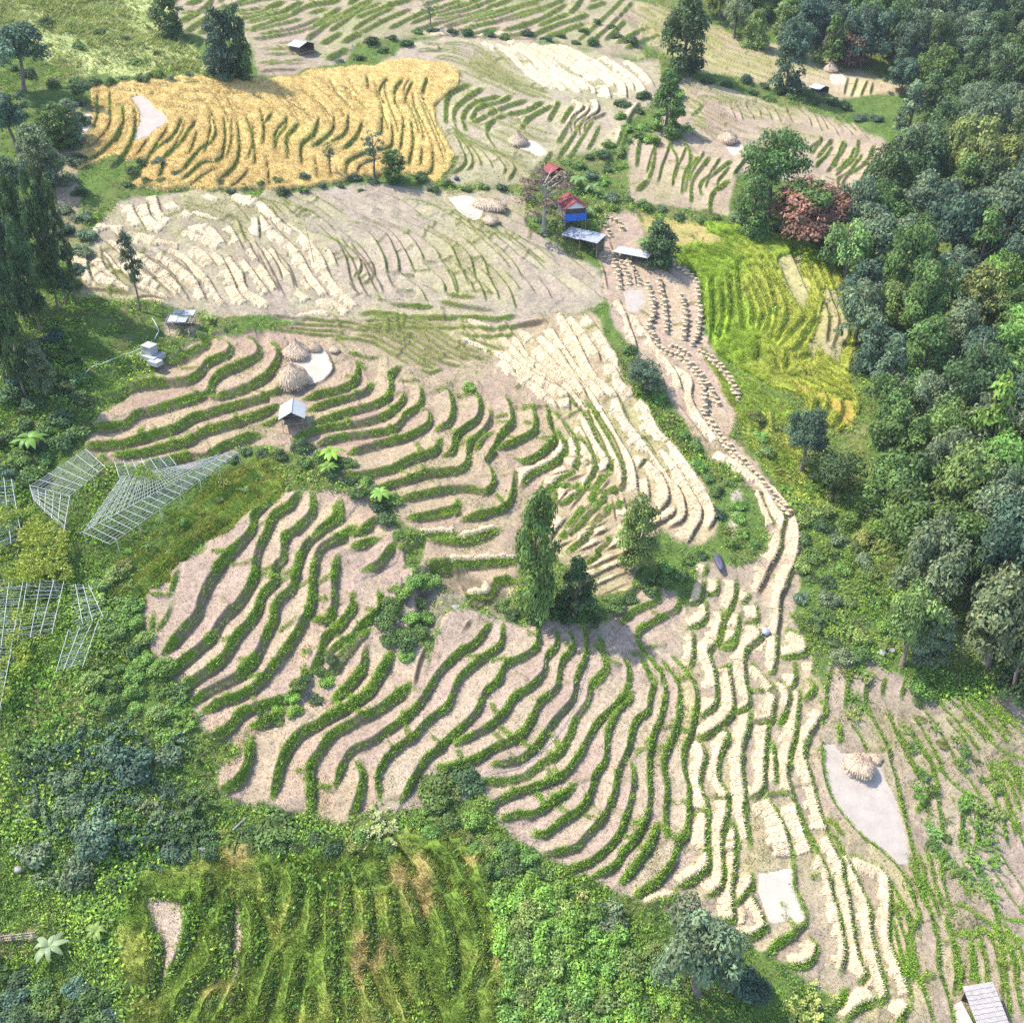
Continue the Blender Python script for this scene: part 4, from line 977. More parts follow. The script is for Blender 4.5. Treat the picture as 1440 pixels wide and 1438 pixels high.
gt = (blur(greent, 3) > .5) & (blur(Z_['bare plot'] | Z_['bare strip'], 3) < .05) & (riser < .25) & ~Z_['bare plot'] & ~Z_['bare strip'] & (n2 + .5 * n1 > -.75)
tg = np.array([.19, .28, .04], F32) * (1 + .25 * n1 + .15 * n3)[..., None]
k1 = sstep(.0, .45, fbm(GX, GY, 6.0, 2, 71))[..., None]; k2 = sstep(.3, .6, fbm(GX, GY, 5.0, 2, 74))[..., None]
tg = tg * (1 - k1) + np.array([.31, .35, .07], F32) * (1 + .2 * n1[..., None]) * k1
tg = tg * (1 - k2) + np.array([.42, .34, .12], F32) * k2
th = (.5 + .25 * n1 + .12 * n3) * (0.3 + .7 * sstep(0, .9, np.minimum(mind, 2)))
tag(link('terrace_grass', layer('terrace_grass', gt, th, M_CROP, None, tg)), kind='stuff')
# ------------------------------------------------------------------ threshing floors
M_FLOOR = mat_plain('beaten_mud_floor', (.41, .355, .295), .9, 0, ((.7, .10), (6, .10)), .02, 8)
M_FLOOR2 = mat_plain('grey_mud_floor', (.355, .31, .265), .9, 0, ((.7, .12), (6, .12)), .02, 8)
for k, (poly, label) in enumerate(FLOORS):
    me = layer('threshing_floor', floors[k], np.full((NV, NU), .035, F32), M_FLOOR2 if k in (1, 3, 6) else M_FLOOR, None, None, .06)
    if me: tag(link('threshing_floor', me), label, 'threshing floor', 'pale threshing floors on the terraces')

# ------------------------------------------------------------------ grass, crop blades and undergrowth
M_GRASS = mat_leaf('grass_blades', trans=.35, rough=.7)
def blades(name, base, size, colr, k, mat, spread=.35, wide=.11, lean=.45, kind='stuff'):
    n = len(base)
    b = np.repeat(base, k, 0); s = np.repeat(size, k); c = np.repeat(colr, k, 0); m = n * k
    a = rng.uniform(0, 2 * np.pi, m); r = rng.uniform(0, 1, m) * spread
    o = b + np.stack([np.cos(a) * r * s, np.sin(a) * r * s, np.zeros(m)], 1)
    a2 = rng.uniform(0, 2 * np.pi, m); w = wide * s * rng.uniform(.6, 1.3, m)
    side = np.stack([np.cos(a2) * w, np.sin(a2) * w, np.zeros(m)], 1)
    a3 = a + rng.normal(0, .8, m)
    h = s * rng.uniform(.55, 1.15, m)
    tip = o + np.stack([np.cos(a3) * lean * h, np.sin(a3) * lean * h, h], 1)
    v = np.stack([o - side - [0, 0, .05], o + side - [0, 0, .05], tip], 1).reshape(-1, 3)
    cc = np.repeat(c * rng.uniform(.65, 1.3, (m, 1)), 3, 0)
    o_ = link(name, np_mesh(name, v, np.arange(m * 3).reshape(-1, 3), mat, cc))
    tag(o_, kind=kind); return o_
def leafclumps(name, base, size, colr, k, mat, leaf=.42, flat=.75, kind='stuff'):
    n = len(base); m = n * k
    b = np.repeat(base, k, 0); s = np.repeat(size, k); c = np.repeat(colr, k, 0)
    d = rng.normal(0, 1, (m, 3)); d /= np.linalg.norm(d, axis=1)[:, None]; d[:, 2] = np.abs(d[:, 2]) * flat
    p = b + d * (s * rng.uniform(.35, 1.0, m))[:, None]
    nn = d + rng.normal(0, .6, (m, 3)); nn[:, 2] += .5; nn /= np.linalg.norm(nn, axis=1)[:, None]
    v = leafquads(p, nn, s * leaf * rng.uniform(.6, 1.3, m))
    cc = np.repeat(c * rng.uniform(.6, 1.35, (m, 1)), 4, 0)
    o_ = link(name, np_mesh(name, v, np.arange(m * 4).reshape(-1, 4), mat, cc))
    tag(o_, kind=kind); return o_
def leafquads(p, nn, s):
    m = len(p)
    r = rng.normal(0, 1, (m, 3))
    t = np.cross(nn, r); t /= np.linalg.norm(t, axis=1)[:, None] + 1e-9
    b = np.cross(nn, t)
    l = s[:, None]; w = l * .5
    return np.stack([p - t * l, p - b * w + t * l * .1, p + t * l, p + b * w + t * l * .1], 1).reshape(-1, 3)
tvf = tv
def pick(weight, n):
    w = weight.ravel().astype(np.float64); cs = np.cumsum(w)
    r = rng.random(n) * cs[-1]
    g = np.searchsorted(cs, r)
    g = np.minimum(g, len(tvf) - 1)
    j = rng.normal(0, .06, (n, 2)) * JIT.ravel()[g][:, None]
    p = tvf[g].copy(); p[:, :2] += j
    return p, np.minimum(g, len(tvf) - 1)
inframe = (U > -60) & (U < 1500) & (V > -40) & (V < 1490)
IN = inframe.astype(F32)
_cell = np.gradient(GU)[None] * np.gradient(GV)[:, None] / STEP ** 2
OUT = (((U > -420) & (U < 1860) & (V > -40) & (V < 1760) & ~inframe) * np.minimum(_cell, 60) * .55).astype(F32)
JIT = np.sqrt(np.minimum(_cell, 60)).astype(F32)
far = (PXM / 10.0).clip(.35, 2)          # smaller number = farther
def mixcol(g, cols, seed, sc=2.2):
    """pick among colours in patches"""
    k = (fbm(GX.ravel()[g], GY.ravel()[g], sc, 2, seed) * .5 + .5 + rng.normal(0, .16, len(g))).clip(0, .999)
    cols = np.array(cols, F32)
    return cols[(k * len(cols)).astype(int)]
GREENS = [(0.145,0.293,0.037),(0.211,0.385,0.042),(0.276,0.459,0.055),(0.356,0.513,0.073),(0.244,0.366,0.061)]
# grass on the terrace risers
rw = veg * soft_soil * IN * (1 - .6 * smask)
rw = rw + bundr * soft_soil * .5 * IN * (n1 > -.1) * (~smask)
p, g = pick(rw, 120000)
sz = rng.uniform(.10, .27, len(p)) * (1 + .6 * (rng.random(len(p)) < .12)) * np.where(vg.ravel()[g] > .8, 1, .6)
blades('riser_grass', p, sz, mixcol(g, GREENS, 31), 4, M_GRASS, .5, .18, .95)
p, g = pick(rw * (.1 + sstep(-.1, .5, n1)), 17000)
leafclumps('riser_weeds', p, rng.uniform(.15, .52, len(p)) * np.where(vg.ravel()[g] > .8, 1, .55), mixcol(g, GREENS, 33), 9, M_GRASS, .22)
# weeds sprinkled over the stubble
sw2 = soft_soil * sstep(.1, .6, n2 * .7 + n1 * .7) * IN * (~smask) * (~gm) * (~bm_) * (~floor_any)
p, g = pick(sw2, 26000)
blades('stubble_weeds', p, rng.uniform(.10, .24, len(p)), mixcol(g, [(.17,.17,.07),(.22,.20,.10),(.12,.15,.04)], 35), 3, M_GRASS, .6, .2, .6)
# stubble itself: short cut stalks
sw3 = soft_soil * IN * (~smask) * (~gm) * (~bm_) * (~floor_any) * (riser < .2)
p, g = pick(sw3, 120000)
blades('stubble', p, rng.uniform(.08, .17, len(p)), mixcol(g, [(.35,.285,.2),(.20,.16,.115),(.46,.38,.27),(.27,.24,.14)], 36), 2, M_GRASS, .6, .3, .5)
# ripe rice ears and green crop blades on top of the slabs
p, g = pick(gm * IN, 60000); p[:, 2] += gh.ravel()[g] * .7
blades('rice_ears', p, rng.uniform(.25, .5, len(p)), gc.reshape(-1, 3)[g], 4, M_RICE, .7, .12, .8)
p, g = pick(bm_ * IN, 26000); p[:, 2] += bh.ravel()[g] * .6
blades('crop_blades', p, rng.uniform(.3, .6, len(p)), bc.reshape(-1, 3)[g], 4, M_CROP, .7, .12, .8)
# meadow grass: lower green terraces, back hillside, stream slope
mw = (blur(greent, 3) + blur(bank, 3) + blur(slopeg, 3) * .8) * IN * (blur(Z_['bare plot'] | Z_['bare strip'], 3) < .05) * (1 - .75 * riser * (n2 > -.2))
p, g = pick(mw, 46000); ong = gt.ravel()[g]; p[:, 2] += np.where(ong, th.ravel()[g] * .6, 0)
mc = mixcol(g, [(.15,.25,.03),(.21,.31,.035),(.32,.36,.05),(.36,.33,.09),(.18,.3,.05),(.24,.32,.045)], 41, 4.5)
mc = np.where(ong[:, None], tg.reshape(-1, 3)[g] * 1.05, mc)
blades('meadow_grass', p, rng.uniform(.25, .6, len(p)), mc, 5, M_GRASS, .6, .11, .9)
p, g = pick(blur(backg, 3) * IN * (.2 + riser + sstep(-.1, .4, n2)), 7000)
blades('hill_grass', p, rng.uniform(.4, 1.0, len(p)), mixcol(g, [(.27,.33,.09),(.34,.37,.12),(.2,.28,.07),(.4,.38,.17)], 43, 6), 4, M_GRASS, .8, .16, 1.4)
# undergrowth everywhere else
uw = rough * (IN + OUT) * (1 - blur(greent | bright | slopeg | backg | bank, 3).clip(0, 1) * .85) * (1 - .8 * blur(gully, 3)) * (.45 + .55 * sstep(-.4, .3, n2 + n1 * .5))
uw = uw * (.35 + .65 * sstep(-.25, .25, fbm(GX, GY, 7, 2, 88)))
uw = uw + blur(greent, 3) * riser * .5 * IN + blur(slopeg | bright, 3) * riser * .3 * IN
p, g = pick(uw, 120000)
UG = [(0.118,0.244,0.041),(0.168,0.318,0.041),(0.235,0.403,0.053),(0.303,0.468,0.065),(0.186,0.310,0.082),(0.370,0.524,0.071)]
leafclumps('undergrowth', p, 1.05 * (.22 + .95 * rng.random(len(p)) ** 2.2 * (.6 + .6 * sstep(-.2, .5, n2.ravel()[g]))), mixcol(g, UG, 51, 8.0), 11, M_GRASS, .20)
p, g = pick(uw, 75000)
blades('wild_grass', p, rng.uniform(.3, .7, len(p)), mixcol(g, [(.19,.26,.05),(.14,.21,.045),(.26,.28,.09)], 53, 3.0), 4, M_GRASS, .6, .12, 1.1)
# ------------------------------------------------------------------ trees and shrubs
M_LEAF = mat_leaf('leaves', trans=.3, rough=.55, objcol=True)
M_BARK = mat_plain('bark', (.17, .14, .11), .95, 0, ((2, .3), (12, .25)), .03, 9)
M_BARKP = mat_plain('pale_bark', (.34, .31, .27), .95, 0, ((2, .3), (12, .25)), .03, 9)
def clump_leaves(centres, radii, per, leaf, up=.5, tintvar=.40, core=True):
    P, N, S, T = [], [], [], []
    for c, r in zip(centres, radii):
        n = max(8, int(per * (r / radii.mean()) ** 2))
        d = rng.normal(0, 1, (n, 3)); d /= np.linalg.norm(d, axis=1)[:, None]
        low = d[:, 2] < -.25
        d[low, 2] *= -.6
        q = c + d * (r * rng.uniform(.62, 1.08, n))[:, None] * [1, 1, .85]
        nn = d + rng.normal(0, .45, (n, 3)); nn[:, 2] += up
        nn /= np.linalg.norm(nn, axis=1)[:, None]
        P.append(q); N.append(nn); S.append(leaf * rng.uniform(.6, 1.35, n)); T.append(rng.uniform(1 - tintvar, 1 + tintvar) * rng.uniform(.75, 1.25, n))
    P = np.vstack(P); N = np.vstack(N); S = np.concatenate(S); T = np.concatenate(T)
    v = leafquads(P, N, S)
    hue = rng.normal(0, .08, len(T))
    tint = np.stack([T * (1 + hue), T, T * (1 - hue * .8)], 1)
    return v, np.repeat(tint, 4, 0)
def crown_mesh(kind):
    if kind == 'broad':
        n = 46
        d = rng.normal(0, 1, (n, 3)); d /= np.linalg.norm(d, axis=1)[:, None]
        d[:, 2] = np.where(d[:, 2] < -.35, -d[:, 2], d[:, 2])
        lob = 1 + .25 * np.sin(3 * np.arctan2(d[:, 1], d[:, 0]) + rng.uniform(0, 6))
        c = d * (rng.uniform(.45, .80, n) * lob)[:, None] * [1, 1, .9]
        r = rng.uniform(.20, .36, n)
        v, t = clump_leaves(c, r, 150, rng.uniform(.042, .058))
    elif kind == 'column':
        n = 60
        z = rng.uniform(-1, .98, n); a = rng.uniform(0, 2 * np.pi, n)
        w = (.80 * np.sqrt(np.clip(1 - ((z - (-.1)) / 1.12) ** 2, 0.02, 1))) * rng.uniform(.35, 1.0, n)
        c = np.stack([np.cos(a) * w, np.sin(a) * w, z], 1)
        r = rng.uniform(.24, .42, n) * (1 - .3 * np.clip(z, 0, 1))
        v, t = clump_leaves(c, r, 110, .062)
    elif kind == 'slender':
        n = 40
        z = np.linspace(-1, 1, n) + rng.normal(0, .02, n); a = rng.uniform(0, 2 * np.pi, n)
        w = rng.uniform(.2, .75, n) * (1 - .55 * np.clip(z, 0, 1)) * (.6 + .4 * np.clip((z + 1) * 2, 0, 1))
        c = np.stack([np.cos(a) * w, np.sin(a) * w, z], 1)
        r = rng.uniform(.16, .30, n)
        P, tt = clump_leaves(c, r * 1.1, 62, .07, up=.2)
        v, t = P, tt
    elif kind == 'airy':
        n = 34
        d = rng.normal(0, 1, (n, 3)); d /= np.linalg.norm(d, axis=1)[:, None]
        c = d * rng.uniform(.4, .95, n)[:, None]
        r = rng.uniform(.13, .25, n)
        v, t = clump_leaves(c, r, 46, .055, tintvar=.35)
    elif kind == 'cone':
        n = 60
        z = rng.uniform(-1, .95, n); a = rng.uniform(0, 2 * np.pi, n)
        w = (1 - (z + 1) / 2.0) * rng.uniform(.5, 1.0, n) * .9
        c = np.stack([np.cos(a) * w, np.sin(a) * w, z], 1)
        v, t = clump_leaves(c, rng.uniform(.14, .26, n), 70, .06, up=.2)
    elif kind == 'bush':
        n = 24
        d = rng.normal(0, 1, (n, 3)); d /= np.linalg.norm(d, axis=1)[:, None]; d[:, 2] = np.abs(d[:, 2])
        c = d * rng.uniform(.3, .72, n)[:, None]
        v, t = clump_leaves(c, rng.uniform(.25, .42, n), 64, .088)
    elif kind == 'feathery':
        n = 46; per = 44
        d = rng.normal(0, 1, (n, 3)); d /= np.linalg.norm(d, axis=1)[:, None]; d[:, 2] = np.abs(d[:, 2]) * .9
        P, N, S, T = [], [], [], []
        for k in range(n):      # arching sprays
            s = np.linspace(.25, 1.0, per)[:, None]
            base = np.array([rng.normal(0, .35), rng.normal(0, .35), 0])
            q = base * .8 + d[k] * s * rng.uniform(.55, .95) + np.array([0, 0, -.25]) * s ** 2
            q += rng.normal(0, .045, q.shape)
            nn = np.tile([0, 0, 1.0], (per, 1)) + rng.normal(0, .55, (per, 3)); nn /= np.linalg.norm(nn, axis=1)[:, None]
            P.append(q); N.append(nn); S.append(.062 * rng.uniform(.6, 1.3, per)); T.append(rng.uniform(.7, 1.3) * (.75 + .5 * s[:, 0]))
        P = np.vstack(P); N = np.vstack(N); S = np.concatenate(S); T = np.concatenate(T)
        v = leafquads(P, N, S); t = np.repeat(np.stack([T, T, T], 1), 4, 0)
    return np_mesh('crown', v, np.arange(len(v)).reshape(-1, 4), M_LEAF, t)
def tube(path, radii, sides=7):
    """swept tube -> verts, quads"""
    path = np.array(path, float); n = len(path)
    V_, F_ = [], []
    for i in range(n):
        d = path[min(i + 1, n - 1)] - path[max(i - 1, 0)]; d /= np.linalg.norm(d) + 1e-9
        a = np.cross(d, [0.31, .95, .1]); a /= np.linalg.norm(a) + 1e-9; b = np.cross(d, a)
        for k in range(sides):
            t = 2 * math.pi * k / sides
            V_.append(path[i] + (a * math.cos(t) + b * math.sin(t)) * radii[i])
    for i in range(n - 1):
        for k in range(sides):
            k2 = (k + 1) % sides
            F_.append((i * sides + k, i * sides + k2, (i + 1) * sides + k2, (i + 1) * sides + k))
    return np.array(V_), np.array(F_)
def join(parts):
    V_, F_, o = [], [], 0
    for v, f in parts:
        V_.append(v); F_.append(f + o); o += len(v)
    return np.vstack(V_), np.vstack(F_)
def trunk_mesh(mat, limbs=6, reach=.6, bend=.06):
    """unit trunk: height 1, base radius about .045, limbs reaching into the crown"""
    k = 7
    z = np.linspace(-.06, .92, k)
    p = np.stack([np.cumsum(rng.normal(0, bend / 3, k)), np.cumsum(rng.normal(0, bend / 3, k)), z], 1); p -= [p[1, 0], p[1, 1], 0]
    parts = [tube(p, .042 * (1 - z * .8).clip(.12, 1.2) * np.where(z < 0, 1.35, 1))]
    for i in range(limbs):
        h = rng.uniform(.38, .8); a = rng.uniform(0, 6.28); L = rng.uniform(.5, 1) * reach * .45
        b = np.array([np.interp(h, z, p[:, 0]), np.interp(h, z, p[:, 1]), h])
        q = [b, b + [math.cos(a) * L * .5, math.sin(a) * L * .5, .10], b + [math.cos(a) * L, math.sin(a) * L, .22]]
        parts.append(tube(q, [.017, .012, .005], 5))
    v, f = join(parts)
    return np_mesh('trunk', v, f, mat, None, True)
CROWNS = {k: [crown_mesh(k) for _ in range(n)] for k, n in dict(broad=8, column=4, slender=4, airy=3, cone=2, bush=6, feathery=4).items()}
TRUNKS = [trunk_mesh(M_BARK) for _ in range(4)]; TRUNKSP = [trunk_mesh(M_BARKP, 8, .8, .1) for _ in range(3)]
COLS = {'dark green': (.080,.135,.048), 'mid green': (.120,.200,.052), 'light green': (.205,.290,.080), 'grey green': (.160,.215,.110), 'olive green': (.225,.255,.070), 'bright green': (.22,.37,.06),
        'yellowish': (.40,.39,.16), 'bluish green': (.080,.135,.080), 'reddish': (.40,.20,.15), 'ashen brown': (.20,.165,.13), 'fresh green': (.17,.30,.06)}
def jit(c, s=.14):
    k = math.exp(random.gauss(0, s)); h = random.gauss(0, .05)
    return (float(c[0] * k * (1 + h)), float(c[1] * k), float(c[2] * k * (1 - h)))
def tree(name, kind, u, v, hpx, wpx, colour, label, group, clear=.2, cat='tree', lean=0.0, pale=False, raw=False, shape=None):
    """tree standing at pixel u, v of the ground, hpx tall and wpx wide in the photograph"""
    b = at(u, v); ppm = px_per_m(u, v)
    ang = math.atan2(-(b.z - CAM_Z), math.hypot(b.x, b.y))
    w = wpx / ppm * (1.25 if kind == 'column' else 1.0)
    h = max(1.0, (hpx / ppm - w * .30 * math.sin(ang)) / max(.45, math.cos(ang)))
    r = bpy.data.objects.new(name, None); COL.objects.link(r)
    r.empty_display_size = .3
    r.location = b; r.rotation_euler = (0, lean, random.uniform(0, 6.28) if not lean else 0)
    r['category'] = cat; r['group'] = group
    LABELLED.append((r, label, u, v - hpx * .5))
    t = link('trunk', random.choice(TRUNKSP if pale else TRUNKS), r)
    ts = min(h * .85, w * 1.15); t.scale = (ts, ts, h * .93)
    cb = h * clear
    c = link('crown', random.choice(CROWNS[kind]), r, (0, 0, (cb + h) / 2))
    c.scale = (w / 2 * 1.02, w / 2 * 1.02, (h - cb) / 2 * 1.06)
    c.rotation_euler = (0, 0, random.uniform(0, 6.28))
    c['leaf'] = jit(COLS[colour], .10)
    return r
def bush(name, kind, u, v, wpx, colour, label, group, tall=.85, cat='shrub', var=.14):
    if kind == 'feathery' and name == 'shrub': name = 'feathery_shrub'
    b = at(u, v); w = wpx / px_per_m(u, v)
    c = link(name, random.choice(CROWNS[kind]), None, b - Vector((0, 0, w * .04)))
    c.scale = (w / 2, w / 2, w / 2 * tall * random.uniform(.85, 1.2))
    c.rotation_euler = (0, 0, random.uniform(0, 6.28))
    c['leaf'] = jit(COLS[colour], var)
    c['category'] = cat; c['group'] = group
    LABELLED.append((c, label, u, v))
    return c
def pinp(poly, x, y):
    c = False; n = len(poly)
    for i in range(n):
        a, b = poly[i], poly[i - 1]
        if (a[1] > y) != (b[1] > y) and x < (b[0] - a[0]) * (y - a[1]) / (b[1] - a[1]) + a[0]: c = not c
    return c
def poisson(poly, space, tries=9000, avoid=()):
    xs = [p[0] for p in poly]; ys = [p[1] for p in poly]
    pts = list(avoid); out = []
    for _ in range(tries):
        x = random.uniform(min(xs), max(xs)); y = random.uniform(min(ys), max(ys))
        if not pinp(poly, x, y): continue
        s = space(x, y) if callable(space) else space
        if all((x - q[0]) ** 2 + ((y - q[1]) * 1.25) ** 2 > s * s for q in pts):
            pts.append((x, y)); out.append((x, y))
    return out
LAND = [('the bright green terraces', 1100, 450), ('the red flowering tree', 1130, 290), ('the far right field', 1190, 200), ('the far ridge', 1090, 70), ('the upper right corner', 1400, 40), ('the stream', 1245, 760), ('the round haystack', 1210, 1000),
        ('the right picture edge', 1430, 420), ('the right picture edge', 1430, 640), ('the lower right field', 1400, 960), ('the straw ridge', 1110, 850), ('the dark clearing', 1340, 380), ('the pale upper slope', 1370, 160),
        ('the red roofed house', 800, 280), ('the golden rice', 380, 180), ('the white hut', 410, 580), ('the big central tree', 755, 800), ('the bamboo trellises', 150, 730), ('the slatted shed', 255, 440), ('the concrete tank', 210, 490),
        ('the bare bottom plot', 240, 1320), ('the green bottom terraces', 480, 1300), ('the leafy bottom plot', 790, 1330), ('the thatched hut', 1370, 1400), ('the lower left field', 380, 900), ('the gully', 620, 850), ('the back hillside', 600, 20),
        ('the left slim trees', 60, 350), ('the upper left corner', 40, 40), ('the far straw hump', 800, 120), ('the middle straw field', 930, 620), ('the dark thicket', 150, 1130), ('the lower left corner', 40, 1400), ('the straw strips', 1050, 1200), ('the white rectangular floor', 1090, 1310)]
def near(u, v): return min(LAND, key=lambda q: (q[1] - u) ** 2 + (q[2] - v) ** 2)[0]

# notable single trees
G1 = 'single trees between the fields'
tree('leafy_tree', 'column', 755, 866, 160, 54, 'mid green', 'tallest dark leafy tree standing at the foot of the central terraces', G1, .02)
tree('conical_tree', 'cone', 808, 862, 86, 86, 'dark green', 'dark conical tree right beside the tallest central tree', G1, .0)
tree('slender_tree', 'column', 894, 803, 104, 48, 'light green', 'pale slender tree on the lip of the hooked straw terraces', G1, .08)
tree('slim_tree', 'slender', 197, 436, 104, 34, 'bluish green', 'lone slim tree with long bare trunk by the slatted shed', G1, .42)
for (u, v, h, w, c, lb) in [(82, 436, 175, 46, 'dark green', 'tallest'), (94, 432, 150, 40, 'bluish green', 'narrow'), (108, 428, 150, 36, 'dark green', 'bare stemmed'), (58, 470, 150, 44, 'dark green', 'leaning dark'), (34, 450, 130, 46, 'bluish green', 'shaggy'), (14, 420, 130, 50, 'mid green', 'full'), (36, 560, 150, 50, 'dark green', 'dark lower'), (8, 540, 150, 54, 'bluish green', 'edge'), (66, 560, 80, 46, 'grey green', 'short grey'), (46, 395, 140, 44, 'dark green', 'upper dark'), (22, 372, 130, 48, 'bluish green', 'upper shaggy'), (24, 500, 150, 46, 'dark green', 'broad dark'), (-6, 470, 150, 54, 'dark green', 'outermost')]:
    tree('slim_tree', 'column' if w > 40 else 'slender', u, v, h, w * .66, c, f'{lb} slim evergreen in the tall row on the left edge', 'slim trees on the left edge', .12 if h < 140 else .2)
tree('leafy_tree', 'broad', 34, 128, 96, 84, 'bluish green', 'large dark bluish tree at the upper left beside the green hillside', G1, .1)
tree('leafy_tree', 'column', 314, 112, 86, 44, 'bluish green', 'left one of the dark pair of trees above the golden rice', G1, .02)
tree('leafy_tree', 'column', 340, 112, 90, 34, 'dark green', 'right one of the dark pair of trees above the golden rice', G1, .02)
tree('leafy_tree', 'column', 240, 52, 60, 40, 'dark green', 'dark tree at the top edge left of the far terraces', G1, .05)
tree('small_tree', 'airy', 605, 38, 42, 26, 'grey green', 'small tree with thin bare stem on the back hillside', G1, .4)
tree('small_tree', 'airy', 464, 242, 40, 24, 'bluish green', 'small bluish tree at the foot of the golden rice, left of two', G1, .35)
tree('small_tree', 'airy', 526, 250, 72, 36, 'bluish green', 'tall airy tree in front of the golden rice', G1, .28)
tree('small_tree', 'column', 553, 256, 44, 32, 'mid green', 'compact green tree at the foot of the golden rice', G1, .1)
tree('leafy_tree', 'column', 960, 104, 98, 56, 'dark green', 'big dark tree on the far ridge beside the straw hump', G1, .0)
tree('leafy_tree', 'column', 1106, 132, 96, 44, 'bluish green', 'tall narrow tree in the gap below the far ridge', G1, .05)
tree('leafy_tree', 'cone', 936, 184, 78, 74, 'mid green', 'rounded bushy tree at the right end of the straw hump', G1, .0)
tree('bare_tree', 'airy', 764, 326, 96, 96, 'ashen brown', 'greyish half bare tree in front of the red roofed house', G1, .25, pale=True)
tree('leafy_tree', 'column', 925, 374, 62, 46, 'dark green', 'dark leafy tree at the end of the long tin shed', G1, .0)
tree('leafy_tree', 'broad', 1078, 304, 130, 104, 'mid green', 'big rounded green tree right of the far haystack field', G1, .0)
tree('leafy_tree', 'column', 1056, 330, 80, 46, 'mid green', 'green tree at the foot of the big rounded green tree', G1, .0)
rt = tree('flowering_tree', 'broad', 1130, 340, 96, 86, 'mid green', 'tree with a reddish flowering top beside the bright green terraces', G1, .05)
q_ = rt.children[1]; fl = link('blossom', CROWNS['broad'][0], rt, q_.location + Vector((0, 0, q_.scale.z * .42))); fl.scale = (q_.scale.x * .78, q_.scale.y * .78, q_.scale.z * .66); fl['leaf'] = (.30, .155, .105)
rt2 = tree('flowering_tree', 'broad', 1192, 88, 50, 66, 'dark green', 'dark tree with a reddish top at the upper right wood edge', G1, .05)
q_ = rt2.children[1]; fl = link('blossom', CROWNS['broad'][1], rt2, q_.location + Vector((0, 0, q_.scale.z * .25))); fl.scale = (q_.scale.x * .9, q_.scale.y * .9, q_.scale.z * .85); fl['leaf'] = (.22, .13, .10)
tree('leafy_tree', 'broad', 1268, 934, 122, 76, 'light green', 'bright leafy tree in front of the wood above the round haystack', G1, .0)
tree('leafy_tree', 'column', 1305, 930, 80, 50, 'grey green', 'grey green tree right beside the bright leafy one', G1, .0)
tree('leafy_tree', 'broad', 1126, 662, 92, 66, 'bluish green', 'dark bluish tree at the lower edge of the bright green terraces', G1, .0)
tree('leafy_tree', 'broad', 1166, 690, 72, 72, 'dark green', 'dark round tree beside the stream below the green terraces', G1, .0)
tree('leafy_tree', 'broad', 974, 1392, 122, 118, 'grey green', 'large grey green tree below the ends of the straw strips', G1, .0)
tree('round_bush', 'broad', 905, 548, 52, 60, 'bluish green', 'round dark bush tree between the straw field and the ridge', G1, .0)
bush('round_bush', 'bush', 659, 545, 25, 'bright green', 'small bright green round bush on the central nose terraces', G1, 1.1)
bush('round_bush', 'bush', 1296, 974, 50, 'fresh green', 'round fresh green bush above the lower right terraces', G1, 1.1)

for (u, v, h, w, c, k) in [(26, 215, 84, 62, 'bluish green', 'broad'), (84, 208, 60, 44, 'mid green', 'column'), (64, 262, 80, 50, 'grey green', 'column'), (20, 292, 76, 60, 'bluish green', 'broad'), (104, 196, 52, 34, 'grey green', 'column'), (118, 150, 38, 36, 'dark green', 'broad')]:
    tree('leafy_tree', k, u, v, h, w, c, f'{c} {"round" if k == "broad" else "upright"} tree on the left bank beside the golden rice', 'trees on the left bank', .05)
# the wood on the right slope
WOOD = [(1275,150),(1225,118),(1100,88),(1000,36),(985,-30),(1580,-30),(1580,985),(1400,985),(1335,960),(1290,900),(1250,760),(1215,650),(1205,560),(1200,470),(1185,380),(1200,320),(1262,262),(1268,215)]
spc = lambda x, y: 27 + 29 * min(1, max(0, y) / 800)
placed = [(1130,340),(1268,934),(1305,930),(1166,690),(1126,662)]
for (u, v) in sorted(poisson(WOOD, spc, 7000, placed), key=lambda p: p[1]):
    s = spc(u, v)
    k = random.random()
    colour = random.choices(['dark green', 'mid green', 'grey green', 'light green', 'bluish green', 'olive green', 'fresh green'], [24, 20, 32, 13, 12, 6, 4])[0]
    w = s * random.uniform(1.45, 2.2)
    kind = 'broad' if k < .68 else ('column' if k < .9 else 'cone')
    if kind == 'column': w *= .75
    h = w * random.uniform(1.0, 1.4)
    size = 'large' if w > s * 1.85 else ('small' if w < s * 1.35 else 'middling')
    tree('broadleaf_tree' if kind == 'broad' else 'upright_tree', kind, u, v, h, w, colour, f'{size} {colour} {"round" if kind == "broad" else "upright"} tree in wood near {near(u, v - h * .6)}', 'trees of the wood on the right slope', -.28)

# shrubs
def shrubs(poly, space, w, colours, name, group, kinds=('bush',), what='shrub', tall=.85, avoid=(), cat='shrub'):
    for (u, v) in sorted(poisson(poly, space, 2500, avoid), key=lambda p: p[1]):
        c = random.choice(colours); ww = random.uniform(*w)
        size = 'large' if ww > w[0] + .66 * (w[1] - w[0]) else ('small' if ww < w[0] + .33 * (w[1] - w[0]) else 'medium')
        bush(name, random.choice(kinds), u, v, ww, c, f'{size} {c} {what} near {near(u, v)}', group, tall, cat)
BF = ('bush', 'bush', 'feathery')
GM = ['mid green', 'dark green', 'fresh green', 'grey green', 'light green']
shrubs([(1118,715),(1180,715),(1250,850),(1245,945),(1180,940),(1145,900),(1128,860)], 25, (26, 44), GM, 'shrub', 'shrubs on the slope above the stream', BF)
shrubs([(1180,640),(1235,660),(1255,790),(1215,780)], 30, (36, 56), ['light green', 'olive green', 'mid green', 'fresh green'], 'shrub', 'shrubs on the slope above the stream', BF)
